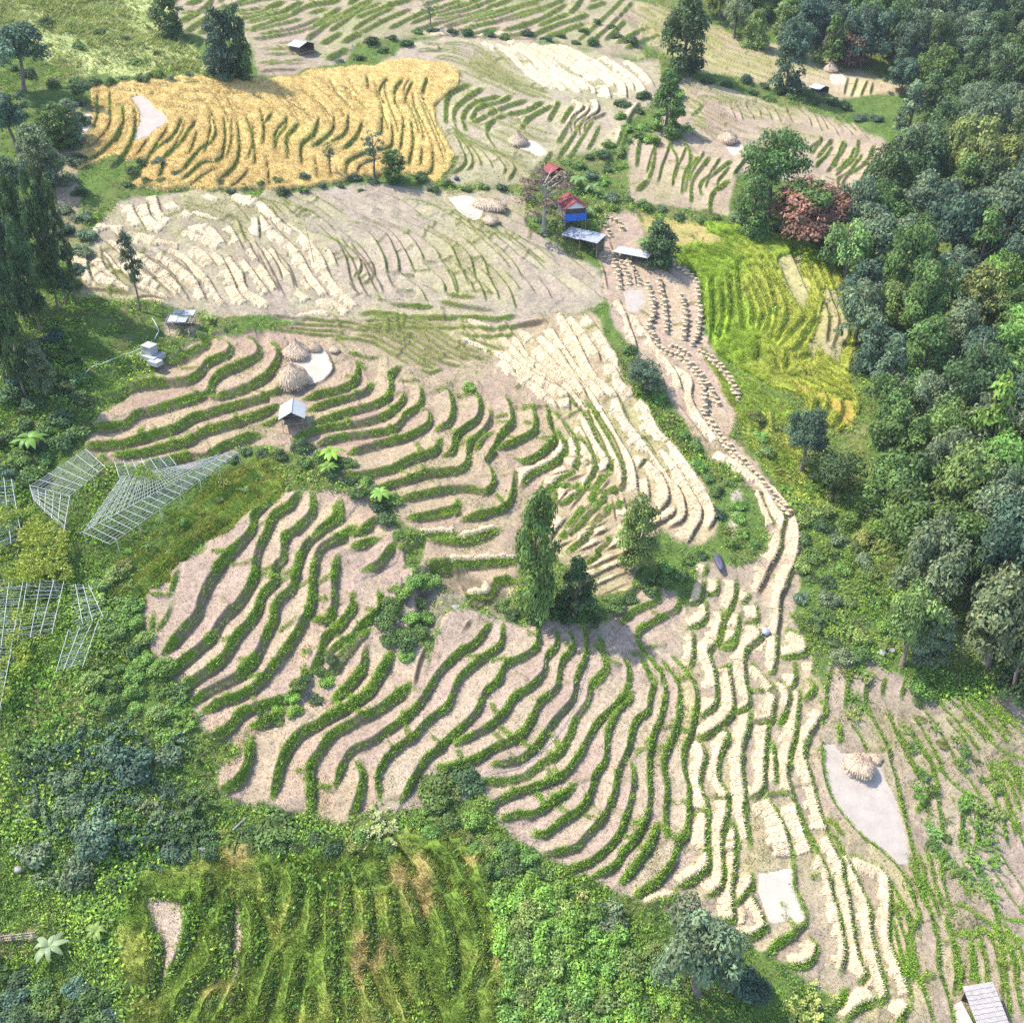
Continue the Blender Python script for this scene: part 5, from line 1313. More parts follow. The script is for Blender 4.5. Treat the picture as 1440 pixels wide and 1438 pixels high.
shrubs([(870,430),(890,500),(930,560),(990,640),(1050,700),(1062,775),(1015,765),(1000,690),(955,610),(915,565),(885,500)], 22, (20, 34), ['grey green', 'fresh green', 'mid green', 'bluish green', 'olive green'], 'shrub', 'shrubs between the straw field and the ridge', BF)
shrubs([(735,290),(792,225),(842,208),(880,185),(900,200),(850,262),(868,300),(835,318),(812,312),(780,335),(742,320)], 19, (18, 32), GM, 'shrub', 'shrubs around the red roofed house', BF)
shrubs([(270,256),(430,250),(590,252),(720,268),(580,266),(330,274)], 21, (14, 26), ['dark green', 'bluish green', 'mid green'], 'hedge_shrub', 'hedge shrubs below the golden rice')
shrubs([(175,235),(230,225),(260,250),(240,262),(180,262)], 20, (14, 26), ['dark green', 'bluish green'], 'hedge_shrub', 'hedge shrubs below the golden rice')
shrubs([(462,92),(520,52),(600,42),(780,50),(848,28),(888,60),(800,66),(620,48),(540,74)], 20, (16, 30), ['dark green', 'bluish green', 'mid green'], 'hedge_shrub', 'hedge shrubs along the crest of the hump')
shrubs([(960,95),(1100,122),(1180,148),(1240,170),(1100,148),(970,112)], 21, (18, 32), ['dark green', 'bluish green', 'mid green'], 'hedge_shrub', 'hedge shrubs below the far ridge')
shrubs([(840,275),(900,282),(1020,304),(1100,318),(1180,345),(1100,330),(1030,318),(920,304)], 22, (20, 34), ['mid green', 'grey green', 'dark green'], 'hedge_shrub', 'hedge shrubs above the bright green terraces')
shrubs([(860,150),(925,120),(950,110),(960,190),(905,205),(880,180)], 19, (20, 34), ['mid green', 'fresh green', 'dark green'], 'shrub', 'shrubs at the end of the straw hump')
shrubs([(0,20),(120,40),(230,70),(200,90),(60,70)], 34, (14, 28), ['mid green', 'dark green', 'light green'], 'hillside_shrub', 'shrubs on the green back hillside')
shrubs([(10,95),(130,112),(290,100),(360,112),(200,118),(60,125)], 23, (18, 34), ['dark green', 'bluish green', 'mid green'], 'hedge_shrub', 'hedge shrubs above the golden rice')
shrubs([(60,150),(125,140),(110,230),(125,330),(100,420),(60,300)], 26, (22, 40), ['bluish green', 'dark green', 'grey green'], 'shrub', 'shrubs on the left bank')
shrubs([(70,470),(120,500),(115,600),(80,660),(-10,690),(-10,560)], 28, (30, 52), ['dark green', 'mid green', 'bluish green'], 'shrub', 'shrubs under the slim trees')
shrubs([(135,800),(195,800),(205,900),(262,985),(285,1070),(205,1010),(120,1000),(130,900)], 26, (28, 48), ['fresh green', 'light green', 'mid green'], 'shrub', 'shrubs left of the lower left field', BF)
shrubs([(35,1050),(100,1030),(240,1020),(262,1080),(270,1180),(215,1230),(60,1240),(25,1150)], 34, (52, 78), ['bluish green', 'grey green', 'dark green', 'bluish green'], 'thicket_shrub', 'dense shrubs of the dark thicket', ('feathery', 'feathery', 'bush'), 'feathery shrub', .95)
shrubs([(-20,1345),(60,1370),(150,1395),(160,1450),(-20,1450)], 34, (44, 66), ['dark green', 'mid green', 'bluish green'], 'shrub', 'shrubs in the lower left corner')
shrubs([(290,1150),(430,1170),(560,1165),(630,1110),(700,1190),(770,1225),(700,1240),(640,1160),(560,1185),(430,1200),(290,1205)], 27, (28, 48), ['mid green', 'fresh green', 'olive green', 'dark green'], 'shrub', 'shrubs along the footpath', BF)
shrubs([(1060,590),(1120,600),(1180,700),(1120,700),(1080,660)], 27, (24, 44), ['fresh green', 'olive green', 'mid green', 'light green'], 'shrub', 'shrubs on the slope above the stream', BF)
shrubs([(160,790),(330,670),(390,660),(330,700),(200,810)], 26, (14, 28), ['light green', 'fresh green', 'olive green'], 'shrub', 'shrubs on the grassy bank', BF)
bush('shrub', 'bush', 388, 1168, 82, 'mid green', 'wide green bush on the footpath below the lower left field', 'shrubs along the footpath', .8)
bush('shrub', 'feathery', 532, 1158, 66, 'yellowish', 'yellowish airy bush on the footpath', 'shrubs along the footpath', .9)
bush('shrub', 'feathery', 816, 1256, 46, 'yellowish', 'yellowish bush at the foot of the lower middle field', 'shrubs along the footpath', .9)
bush('shrub', 'bush', 852, 1290, 66, 'grey green', 'grey green bush at the foot of the lower middle field', 'shrubs along the footpath', 1.0)
bush('shrub', 'bush', 1052, 1388, 74, 'bluish green', 'dark bluish bush below the white rectangular floor', 'shrubs along the footpath', .8)
bush('shrub', 'feathery', 1128, 1416, 96, 'olive green', 'wide olive bush at the bottom end of the straw strips', 'shrubs along the footpath', .8)
bush('shrub', 'bush', 612, 1112, 70, 'mid green', 'broad green bush between the two lower fields', 'shrubs along the footpath', .7)
bush('shrub', 'bush', 655, 1100, 60, 'dark green', 'darker green bush between the two lower fields', 'shrubs along the footpath', .7)
shrubs([(545,850),(600,800),(598,900),(570,925),(535,890)], 22, (26, 44), ['mid green', 'fresh green'], 'shrub', 'shrubs in the lower left field')
shrubs([(425,955),(470,915),(455,985),(410,1010),(355,1020)], 20, (18, 34), ['mid green', 'bright green', 'dark green'], 'shrub', 'shrubs in the lower left field')
shrubs([(700,835),(860,858),(930,800),(1000,775),(990,795),(900,838),(850,872),(715,876)], 22, (22, 38), ['mid green', 'dark green', 'fresh green'], 'shrub', 'shrubs on the bank below the big tree')
shrubs([(300,640),(360,625),(450,628),(560,700),(565,770),(490,690),(430,660)], 22, (22, 38), ['mid green', 'dark green', 'fresh green'], 'shrub', 'shrubs on the bank below the white hut')
shrubs([(1355,1110),(1400,1130),(1392,1260),(1345,1250)], 21, (24, 40), ['fresh green', 'light green'], 'shrub', 'shrub rows in the lower right field', ('feathery',))
shrubs([(1265,1010),(1290,1040),(1345,1230),(1310,1190)], 19, (18, 32), ['fresh green', 'mid green', 'light green'], 'shrub', 'shrub rows in the lower right field', ('feathery', 'bush'))
shrubs([(1280,980),(1330,1060),(1400,1110),(1380,1060),(1300,990)], 22, (18, 30), ['olive green', 'light green', 'mid green'], 'shrub', 'shrub rows in the lower right field', ('feathery', 'bush'))
shrubs([(1180,925),(1230,920),(1210,1000),(1185,1010)], 22, (22, 36), ['olive green', 'fresh green'], 'shrub', 'shrubs on the slope above the stream', ('feathery',))
shrubs([(700,1235),(760,1240),(850,1300),(890,1350),(898,1450),(712,1450)], 24, (40, 60), ['bright green', 'bright green', 'fresh green', 'light green'], 'leafy_plant', 'leafy plants of the bottom plot', ('bush',), 'leafy plant', 1.1, (), 'plant')
shrubs([(915,1335),(960,1365),(950,1420),(990,1450),(905,1450)], 24, (28, 40), ['bright green', 'light green'], 'leafy_plant', 'leafy plants of the bottom plot', ('bush',), 'leafy plant', 1.1, (), 'plant')
shrubs([(665,1170),(730,1190),(770,1230),(700,1240),(660,1210)], 24, (26, 40), ['fresh green', 'bright green', 'mid green'], 'shrub', 'shrubs along the footpath')
shrubs([(250,1210),(450,1210),(690,1250),(700,1430),(560,1440),(240,1440)], 62, (14, 26), ['light green', 'fresh green', 'olive green'], 'shrub', 'small bushes on the green terraces')
# ------------------------------------------------------------------ built things
class MB:
    """collects boxes, bars and panels into one mesh"""
    def __init__(s): s.v = []; s.f = []
    def add(s, vs_, fs_):
        o = len(s.v); s.v += [tuple(map(float, q)) for q in vs_]; s.f += [tuple(i + o for i in f) for f in fs_]; return s
    def box(s, x0, x1, y0, y1, z0, z1):
        return s.add([(x0,y0,z0),(x1,y0,z0),(x1,y1,z0),(x0,y1,z0),(x0,y0,z1),(x1,y0,z1),(x1,y1,z1),(x0,y1,z1)], [(0,3,2,1),(4,5,6,7),(0,1,5,4),(1,2,6,5),(2,3,7,6),(3,0,4,7)])
    def bar(s, a, b, r, sides=5, r2=None):
        v, f = tube([a, b], [r, r2 or r], sides)
        s.add(v, f); n = sides
        s.f.append(tuple(range(len(s.v) - 2 * n, len(s.v) - n))[::-1]); s.f.append(tuple(range(len(s.v) - n, len(s.v)))); return s
    def sheet(s, a, b, c, d, waves=0, amp=.03, thick=.03, n=1):
        """panel a-b-c-d, corrugated across a-b when waves is set"""
        a, b, c, d = map(Vector, (a, b, c, d)); nrm = (b - a).cross(d - a).normalized()
        m = waves * 4 if waves else n
        top = []
        for i in range(m + 1):
            t = i / m; k = nrm * (amp * math.sin(2 * math.pi * waves * t) if waves else 0)
            top += [a.lerp(b, t) + k, d.lerp(c, t) + k]
        bot = [p - nrm * thick for p in top]
        q = len(top); fs = []
        for i in range(m):
            fs += [(2*i, 2*i+2, 2*i+3, 2*i+1), (q+2*i, q+2*i+1, q+2*i+3, q+2*i+2), (2*i, q+2*i, q+2*i+2, 2*i+2), (2*i+1, 2*i+3, q+2*i+3, q+2*i+1)]
        fs += [(0, 1, q+1, q), (2*m, q+2*m, q+2*m+1, 2*m+1)]
        return s.add(top + bot, fs)
    def build(s, name, mat, parent=None, smooth_=False):
        me = bpy.data.meshes.new(name); me.from_pydata(s.v, [], s.f); me.update(); me.materials.append(mat)
        if smooth_:
            for p in me.polygons: p.use_smooth = True
        return link(name, me, parent)
def empty(name, loc, rz, label, cat, group=None):
    r = bpy.data.objects.new(name, None); COL.objects.link(r); r.location = loc; r.rotation_euler = (0, 0, rz)
    r.empty_display_size = .3
    return tag(r, label, cat, group)
M_TIN = mat_plain('white_tin', (.36, .375, .39), .45, .1, ((2, .12), (9, .08)), .004)
M_GREYTIN = mat_plain('grey_tin', (.30, .32, .35), .5, .2, ((2, .25), (9, .15)), .004)
M_REDTIN = mat_plain('red_tin', (.20, .045, .05), .5, 0, ((2, .2), (9, .12)), .004)
M_WOOD = mat_plain('weathered_wood', (.27, .21, .155), .9, 0, ((2, .3), (14, .25)), .01)
M_GREYWOOD = mat_plain('grey_wood', (.33, .30, .285), .9, 0, ((2, .2), (14, .25)), .01)
M_BLUE = mat_plain('blue_sheet', (.03, .13, .50), .6, 0, ((2, .15), (9, .1)), .004)
M_WALL = mat_plain('pale_plank_wall', (.34, .28, .25), .9, 0, ((2, .2), (9, .2)), .01)
M_DARK = mat_plain('dark_boards', (.10, .085, .075), .9, 0, ((2, .25), (9, .2)), .01)
M_CONC = mat_plain('concrete', (.33, .335, .345), .85, 0, ((2, .12), (9, .1)), .01)
M_BAMBOO = mat_plain('bleached_bamboo', (.42, .43, .42), .6, 0, ((3, .25),), 0)
M_PIPE = mat_plain('white_pipe', (.5, .51, .52), .4, 0, ((3, .1),), 0)
M_STONE = mat_plain('pale_stone', (.26, .25, .24), .9, 0, ((2, .2), (8, .2)), .03)
M_TARP = mat_plain('dark_tarpaulin', (.075, .07, .105), .5, 0, ((2, .25),), .05, 4)
M_BLUEGREY = mat_plain('blue_grey_sacking', (.30, .33, .42), .6, 0, ((2, .2),), .05, 6)
M_CLOTH = mat_plain('pale_cloth', (.62, .62, .64), .8, 0, ((2, .15),), .03, 6)

def gable_hut(name, label, u, v, w, l, eave, ridge, rz, roof, wall=None, front=None, posts=6, floor=.5, over=.35, group=None, sides=True):
    b = at(u, v)
    r = empty(name, b, rz, label, 'hut', group)
    for s in (-1, 1):
        a = (s * (w / 2 + over), -l / 2 - over, eave - over * (ridge - eave) / (w / 2)); d = (s * (w / 2 + over), l / 2 + over, a[2])
        e = (0, -l / 2 - over, ridge); g = (0, l / 2 + over, ridge)
        m = MB()
        if s < 0: m.sheet(a, e, g, d) if False else m.sheet(d, a, e, g, int(l * 3), .02)
        else: m.sheet(a, d, g, e, int(l * 3), .02)
        m.build('roof_panel', roof, r)
    MB().box(-.12, .12, -l / 2 - over, l / 2 + over, ridge + .0, ridge + .05).build('ridge_cap', roof, r)
    n = posts // 2
    for s in (-1, 1):
        for k in range(n):
            y = -l / 2 + .08 + k * (l - .16) / (n - 1)
            MB().bar((s * (w / 2 - .08), y, -.9), (s * (w / 2 - .08), y, eave), .06, 6).build('post', M_WOOD, r)
    MB().box(-w / 2 + .02, w / 2 - .02, -l / 2 + .02, l / 2 - .02, floor - .1, floor).build('floor', M_WOOD, r)
    if wall:
        m = MB()
        if sides:
            m.box(-w / 2 + .02, -w / 2 + .07, -l / 2, l / 2, floor, eave); m.box(w / 2 - .07, w / 2 - .02, -l / 2, l / 2, floor, eave)
        m.box(-w / 2 + .07, w / 2 - .07, l / 2 - .06, l / 2, floor, eave)
        m.build('wall', wall, r)
    return r, b
def rot_from(u0, v0, u1, v1):
    a = at(u0, v0); b = at(u1, v1); return math.atan2(b.y - a.y, b.x - a.x), (b - a).length
# white tin hut with open sides
hut, _ = gable_hut('field_hut', 'white tin roofed field hut with open front on thin posts', 413, 596, 3.0, 3.4, 1.9, 2.75, .12, M_TIN, None, None, 6, .7)
m = MB(); m.box(-1.4, 1.4, 1.5, 1.56, .7, 1.9); m.box(-1.46, -1.4, -.4, 1.5, .7, 1.7); m.build('wall', M_DARK, hut)
m = MB()
for k in range(3): m.bar((-1.45, -1.4 + k * 1.4, 1.85), (1.45, -1.4 + k * 1.4, 1.85), .045)
m.build('rafter', M_WOOD, hut)
# stilted house with red roof and a blue front
hs, _ = gable_hut('stilt_house', 'stilted house with a dark red tin roof and blue front', 803, 318, 4.0, 5.2, 4.2, 5.4, .22, M_REDTIN, M_WALL, None, 6, 2.0)
MB().sheet((-2.0, -2.66, 1.9), (2.0, -2.66, 1.9), (2.0, -2.66, 3.25), (-2.0, -2.66, 3.25), 10, .025).build('front_panel', M_BLUE, hs)
m = MB(); m.add([(-1.9, -2.6, 4.15), (1.9, -2.6, 4.15), (0, -2.6, 5.3), (-1.9, -2.55, 4.15), (1.9, -2.55, 4.15), (0, -2.55, 5.3)], [(0, 1, 2), (3, 5, 4), (0, 3, 4, 1), (1, 4, 5, 2), (2, 5, 3, 0)]); m.build('gable', M_CLOTH, hs)
MB().box(-1.9, 1.9, -2.2, -2.1, 2.0, 4.1).build('inner_wall', M_DARK, hs)
MB().bar((.9, -2.75, -.6), (1.4, -2.8, 2.0), .05).build('ladder_rail', M_WOOD, hs)
back, _ = gable_hut('red_roofed_hut', 'small red roofed hut half hidden behind the grey bare tree', 778, 252, 3.2, 3.0, 2.2, 3.0, .5, M_REDTIN, M_DARK, None, 4, .3)
# two long tin sheds
def shed(name, label, u0, v0, u1, v1, depth, hf, hb, roof, wall, segs=1):
    rz, ln = rot_from(u0, v0, u1, v1)
    b = (at(u0, v0) + at(u1, v1)) / 2
    r = empty(name, b, rz, label, 'shed')
    for k in range(segs):
        x0 = -ln / 2 - .2 + k * (ln + .4) / segs; x1 = x0 + (ln + .4) / segs - (.06 if k < segs - 1 else 0); dz = .14 * (k % 2)
        MB().sheet((x0, -depth / 2 - .3, hf + dz), (x1, -depth / 2 - .3, hf + dz), (x1, depth / 2 + .2, hb + dz), (x0, depth / 2 + .2, hb + dz), max(4, int((x1 - x0) * 3)), .025).build('roof_panel', roof, r)
    for x in (-ln / 2, 0, ln / 2):
        for y, h in ((-depth / 2, hf), (depth / 2, hb)):
            MB().bar((x, y, -.8), (x, y, h), .06).build('post', M_WOOD, r)
    m = MB(); m.box(-ln / 2 + .1, ln / 2 - .1, depth / 2 - .08, depth / 2 - .02, -.3, hb - .1); m.box(ln / 2 - .14, ln / 2 - .08, -depth / 2 + .1, depth / 2 - .1, -.3, hf - .05); m.build('wall', wall, r)
    return r
shed('tin_shed', 'grey corrugated tin shed below the red roofed house', 798, 336, 842, 360, 2.6, 1.7, 2.4, M_GREYTIN, M_DARK, 2)
shed('long_shed', 'long narrow pale tin roofed shed beside the sheaf ridge', 868, 356, 911, 376, 1.8, 1.5, 1.9, M_TIN, M_DARK, 1)
# slatted shed
b = at(257, 462); r = empty('slatted_shed', b, .0, 'open slatted shed with loose grey roof boards beside the slim tree', 'shed')
for x in (-1.7, 0, 1.7):
    for y in (-1.2, 1.2): MB().bar((x, y, -.6), (x, y, 1.9 + .35 * (y > 0)), .055).build('post', M_WOOD, r)
m = MB()
for k in range(9): m.bar((-2.0 + k * .5, -1.7, 1.85 + .03 * (k % 3)), (-1.9 + k * .5, 1.7, 2.4 + .02 * (k % 2)), .05)
for k in range(4): m.bar((-2.4, -1.5 + k, 1.83 + k * .17), (2.4, -1.4 + k, 1.86 + k * .17), .045)
m.build('roof_frame', M_GREYWOOD, r)
for k, (x0, x1, y0, y1) in enumerate([(-1.7, -.4, -1.5, .3), (-.3, 1.1, -1.6, -.2), (.2, 1.9, .1, 1.5), (-1.3, -.1, .5, 1.5)]):
    z = lambda y: 2.02 + (y + 1.6) * .17 + .03 * k
    MB().sheet((x0, y0, z(y0)), (x1, y0, z(y0)), (x1 + .1, y1, z(y1)), (x0 + .1, y1, z(y1)), 4, .015).build('roof_board', M_TIN if k in (0, 2) else M_GREYTIN, r)
MB().box(-1.6, 1.6, .9, 1.1, 0, .9).build('wall', M_DARK, r)
# concrete water tank
b = at(212, 502); r = empty('water_tank', b, -.5, 'white concrete water tank on a stepped slab at the left', 'water tank')
MB().box(-.85, .85, -.7, .7, .1, 1.35).build('tank', M_CONC, r); MB().box(-.95, .95, -.8, .8, 1.35, 1.47).build('lid', M_CONC, r)
m = MB(); m.box(-1.7, 1.8, -1.3, 1.1, -.6, .1); m.build('slab', M_CONC, r); MB().box(1.1, 2.9, -1.9, -.6, -.7, -.05).build('step', M_CONC, r)
def pipe(label, pts, rad=.07):
    P = smooth(pts, 6); v = [at(*p) + Vector((0, 0, .45)) for p in P]
    vv, ff = tube([tuple(q) for q in v], [rad] * len(v), 6)
    tag(link('water_pipe', np_mesh('water_pipe', vv, ff, M_PIPE, None, True)), label, 'pipe')
pipe('white pipe running down left from the concrete tank', [(88, 541), (125, 527), (155, 514), (180, 502), (203, 490)])
pipe('curved white pipe rising from the tank towards the slatted shed', [(218, 480), (223, 470), (221, 460), (214, 450)])
# thatched hut at the lower right
b = at(1376, 1424); r = empty('thatched_hut', b, .16, 'small hut with a grey plank roof at the lower right edge', 'hut')
m = MB(); rows = 9
for k in range(rows):
    t0 = k / rows; t1 = (k + 1.18) / rows; y0 = -2.3 + 4.0 * (1 - t1); y1 = -2.3 + 4.0 * (1 - t0); z0 = 1.5 + 1.35 * (1 - t1); z1 = 1.5 + 1.35 * (1 - t0)
    n = 16
    for i in range(n):
        x0 = -1.75 + 3.5 * i / n; j = random.uniform(-.05, .05)
        m.sheet((x0, y0 + j, z0 + .07), (x0 + 3.5 / n - .015, y0 + j, z0 + .07), (x0 + 3.5 / n - .015, y1, z1), (x0, y1, z1), 0, 0, .03)
m.build('roof', M_GREYWOOD, r)
for x in (-1.5, 1.5):
    for y, h in ((-1.8, 1.55), (1.4, 2.6)): MB().bar((x, y, -.7), (x, y, h), .07).build('post', M_WOOD, r)
m = MB(); m.box(-1.48, 1.48, 1.36, 1.42, -.2, 2.5); m.box(1.42, 1.48, -1.75, 1.36, -.2, 1.6); m.build('wall', M_DARK, r)
MB().sheet((-3.0, -1.9, .2), (-1.85, -1.9, 1.25), (-1.85, 1.0, 1.25), (-3.0, 1.0, .2), 0, 0, .04).build('lean_to', M_WALL, r)
# far tin roofs
gable_hut('far_hut', 'tiny white roofed hut on the back hillside', 425, 72, 4.2, 3.2, 1.6, 2.3, .9, M_TIN, M_DARK, None, 4, .2)
gable_hut('far_hut', 'tiny white roofed hut on the far ridge below the small haystack', 1151, 130, 3.2, 3.0, 1.4, 2.0, .5, M_TIN, M_DARK, None, 4, .2)

# ------------------------------------------------------------------ haystacks, sheaves
def stack_mesh(prof, seed, sides=40, fringe=900):
    g = np.random.default_rng(seed); rings = smooth(prof, .06)
    V_, F_ = [], []
    for i, (rr, zz) in enumerate(rings):
        for k in range(sides):
            a = 2 * math.pi * k / sides
            q = 1 + .07 * math.sin(3 * a + seed) + .05 * math.sin(5 * a + i * .3) + g.normal(0, .018)
            V_.append((rr * q * math.cos(a), rr * q * math.sin(a), zz + g.normal(0, .01)))
    n = len(rings)
    for i in range(n - 1):
        for k in range(sides): k2 = (k + 1) % sides; F_.append((i*sides+k, i*sides+k2, (i+1)*sides+k2, (i+1)*sides+k))
    V_ = np.array(V_); F_ = np.array(F_)
    t = np.ones((len(V_), 3)) * np.array([.54, .42, .305]) * g.uniform(.8, 1.12, (len(V_), 1))
    pk = g.integers(0, len(V_), fringe); p = V_[pk] * 1.01
    rad = p.copy(); rad[:, 2] = 0; rad /= np.linalg.norm(rad, axis=1)[:, None] + 1e-6
    dn = rad * .55 + np.array([0, 0, -.8]) + g.normal(0, .25, p.shape); dn /= np.linalg.norm(dn, axis=1)[:, None]
    sd_ = np.cross(dn, rad); sd_ /= np.linalg.norm(sd_, axis=1)[:, None] + 1e-6
    ln = g.uniform(.10, .24, fringe)[:, None]; w = .013
    q = np.stack([p - dn*ln - sd_*w, p - dn*ln + sd_*w, p + dn*ln + sd_*w + rad*.03, p + dn*ln - sd_*w + rad*.03], 1).reshape(-1, 3)
    tc = np.repeat(np.array([.58, .455, .33]) * g.uniform(.6, 1.25, (fringe, 1)), 4, 0)
    return np_mesh('haystack', np.vstack([V_, q]), np.vstack([F_, np.arange(fringe*4).reshape(-1, 4) + len(V_)]), M_STRAW, np.vstack([t, tc]), True)
PR_DOME = [(.9, -.1), (1.0, .12), (1.0, .4), (.86, .7), (.6, .98), (.3, 1.18), (.02, 1.25)]
PR_CONE = [(.85, -.1), (1.05, .12), (.92, .4), (.62, .72), (.3, 1.05), (.1, 1.3), (.01, 1.38)]
PR_ROUND = [(.7, -.1), (.85, .1), (1.02, .42), (1.0, .62), (.8, .86), (.45, 1.02), (.02, 1.08)]
SM = [stack_mesh(PR_DOME, 3), stack_mesh(PR_CONE, 5), stack_mesh(PR_ROUND, 8)]
def stack(u, v, wpx, k, label, sy=1.0, tall=1.0, rz=None):
    o = link('haystack', SM[k], None, at(u, v)); w = wpx / px_per_m(u, v) / 2
    o.scale = (w, w * sy, w * tall); o.rotation_euler = (0, 0, random.uniform(0, 6) if rz is None else rz)
    return tag(o, label, 'haystack')
stack(411, 536, 42, 0, 'domed brown haystack at the lower left corner of the white floor', 1, .95)
stack(417, 494, 36, 1, 'conical haystack at the top edge of the white floor', 1, .85)
stack(443, 490, 17, 0, 'small straw heap joined to the conical haystack')
stack(470, 492, 14, 0, 'little pale straw heap right of the white floor', 1.2, .6)
stack(1207, 1080, 40, 2, 'round pale haystack on the large leaf shaped floor', 1, .95)
stack(1231, 1068, 17, 0, 'small straw heap touching the round haystack', 1.2, .7)
stack(728, 200, 27, 1, 'conical haystack on the bare terrace of the far hump', 1, .85)
stack(1022, 198, 27, 0, 'low rounded haystack in the far right field', 1, .7)
stack(1167, 99, 20, 1, 'peaked haystack on the far ridge')
stack(688, 292, 26, 0, 'long pinkish straw pile beside the white floor by the house', 1.9, .8, 1.4)
stack(690, 312, 22, 0, 'low end heap of the straw pile by the house', 1.0, .6)
# little sheaves in rows
def sheaf_mesh(seed):
    g = np.random.default_rng(seed); n = 110
    a = g.uniform(0, 6.283, n); r0 = g.uniform(.05, .42, n); r1 = g.uniform(.0, .12, n)
    lean = g.normal(0, .03, (n, 2))
    b = np.stack([np.cos(a)*r0, np.sin(a)*r0, np.zeros(n)], 1); c = np.stack([np.cos(a)*r1 + lean[:, 0], np.sin(a)*r1 + lean[:, 1], g.uniform(.55, .78, n)], 1)
    top = np.stack([np.cos(a)*(r1 + .16), np.sin(a)*(r1 + .16), g.uniform(.62, .82, n)], 1)
    t = np.stack([-np.sin(a), np.cos(a), np.zeros(n)], 1)
    v = np.stack([b - t*.05, b + t*.05, c + t*.03, c - t*.03, c - t*.03, c + t*.03, top + t*.045, top - t*.045], 1).reshape(-1, 3)
    ca = np.linspace(0, 2 * np.pi, 10, endpoint=False)
    f = np.concatenate([np.arange(n)[:, None]*8 + [0, 1, 2, 3], np.arange(n)[:, None]*8 + [4, 5, 6, 7]])
    co = np.repeat(np.array([.58, .455, .30]) * g.uniform(.7, 1.2, (n, 1)), 8, 0)
    ring = lambda r, z: np.stack([np.cos(ca) * r, np.sin(ca) * r, np.full(10, z)], 1)
    core = np.vstack([ring(.40, -.05), ring(.11, .62), ring(.20, .74), ring(.02, .80)]); o = len(v); k = np.arange(10); k2 = (k + 1) % 10
    fc = np.vstack([np.stack([o + i*10 + k, o + i*10 + k2, o + i*10 + 10 + k2, o + i*10 + 10 + k], 1) for i in range(3)])
    v = np.vstack([v, core]); f = np.vstack([f, fc]); co = np.vstack([co, np.tile([.56, .44, .29], (40, 1))])
    return np_mesh('rice_sheaf', v, f, M_STRAW, co)
SHM = [sheaf_mesh(k) for k in range(4)]
ROWTXT = ['on the rightmost rim beside the green crop', 'on the inner row of the right plot', 'on the long curving row above the shrub gap', 'on the left curving row by the round floor', 'on the upper rim below the leafy tree', 'on the lower right rim of the ridge', 'on the second row of the lower ridge', 'on the third row of the lower ridge', 'on the outer edge along the ridge path', 'on the first row below the tin shed', 'on the second row below the tin shed', 'on the third row below the tin shed', 'on the upper path row', 'on the inner upper path row', 'on the outer upper path row', 'at the ridge junction', 'at the upper ridge junction']
ns = 0
for ri, row in enumerate(SHEAF_ROWS):
    P = smooth(row, 2.0); d = np.concatenate([[0], np.cumsum(np.hypot(*np.diff(P, axis=0).T))])
    t = 3.0
    while t < d[-1] and ns < 296:
        u = np.interp(t, d, P[:, 0]) - 4.5 + random.uniform(-1, 1); v = np.interp(t, d, P[:, 1]) + random.uniform(-.7, .7)
        o = link('rice_sheaf', SHM[ns % 4], None, at(u, v)); s = random.uniform(1.15, 1.5); o.scale = (s * 1.3 * random.uniform(.85, 1.15), s, s * random.uniform(.5, .66)); o.rotation_euler = (random.gauss(0, .09), random.gauss(0, .09), random.uniform(-.5, .5))
        o['category'] = 'sheaf'; o['group'] = 'rice sheaves standing in rows on the ridge'
        o['label'] = f'small tied rice sheaf {ROWTXT[ri]}'
        ns += 1; t += random.uniform(6.3, 8.2)

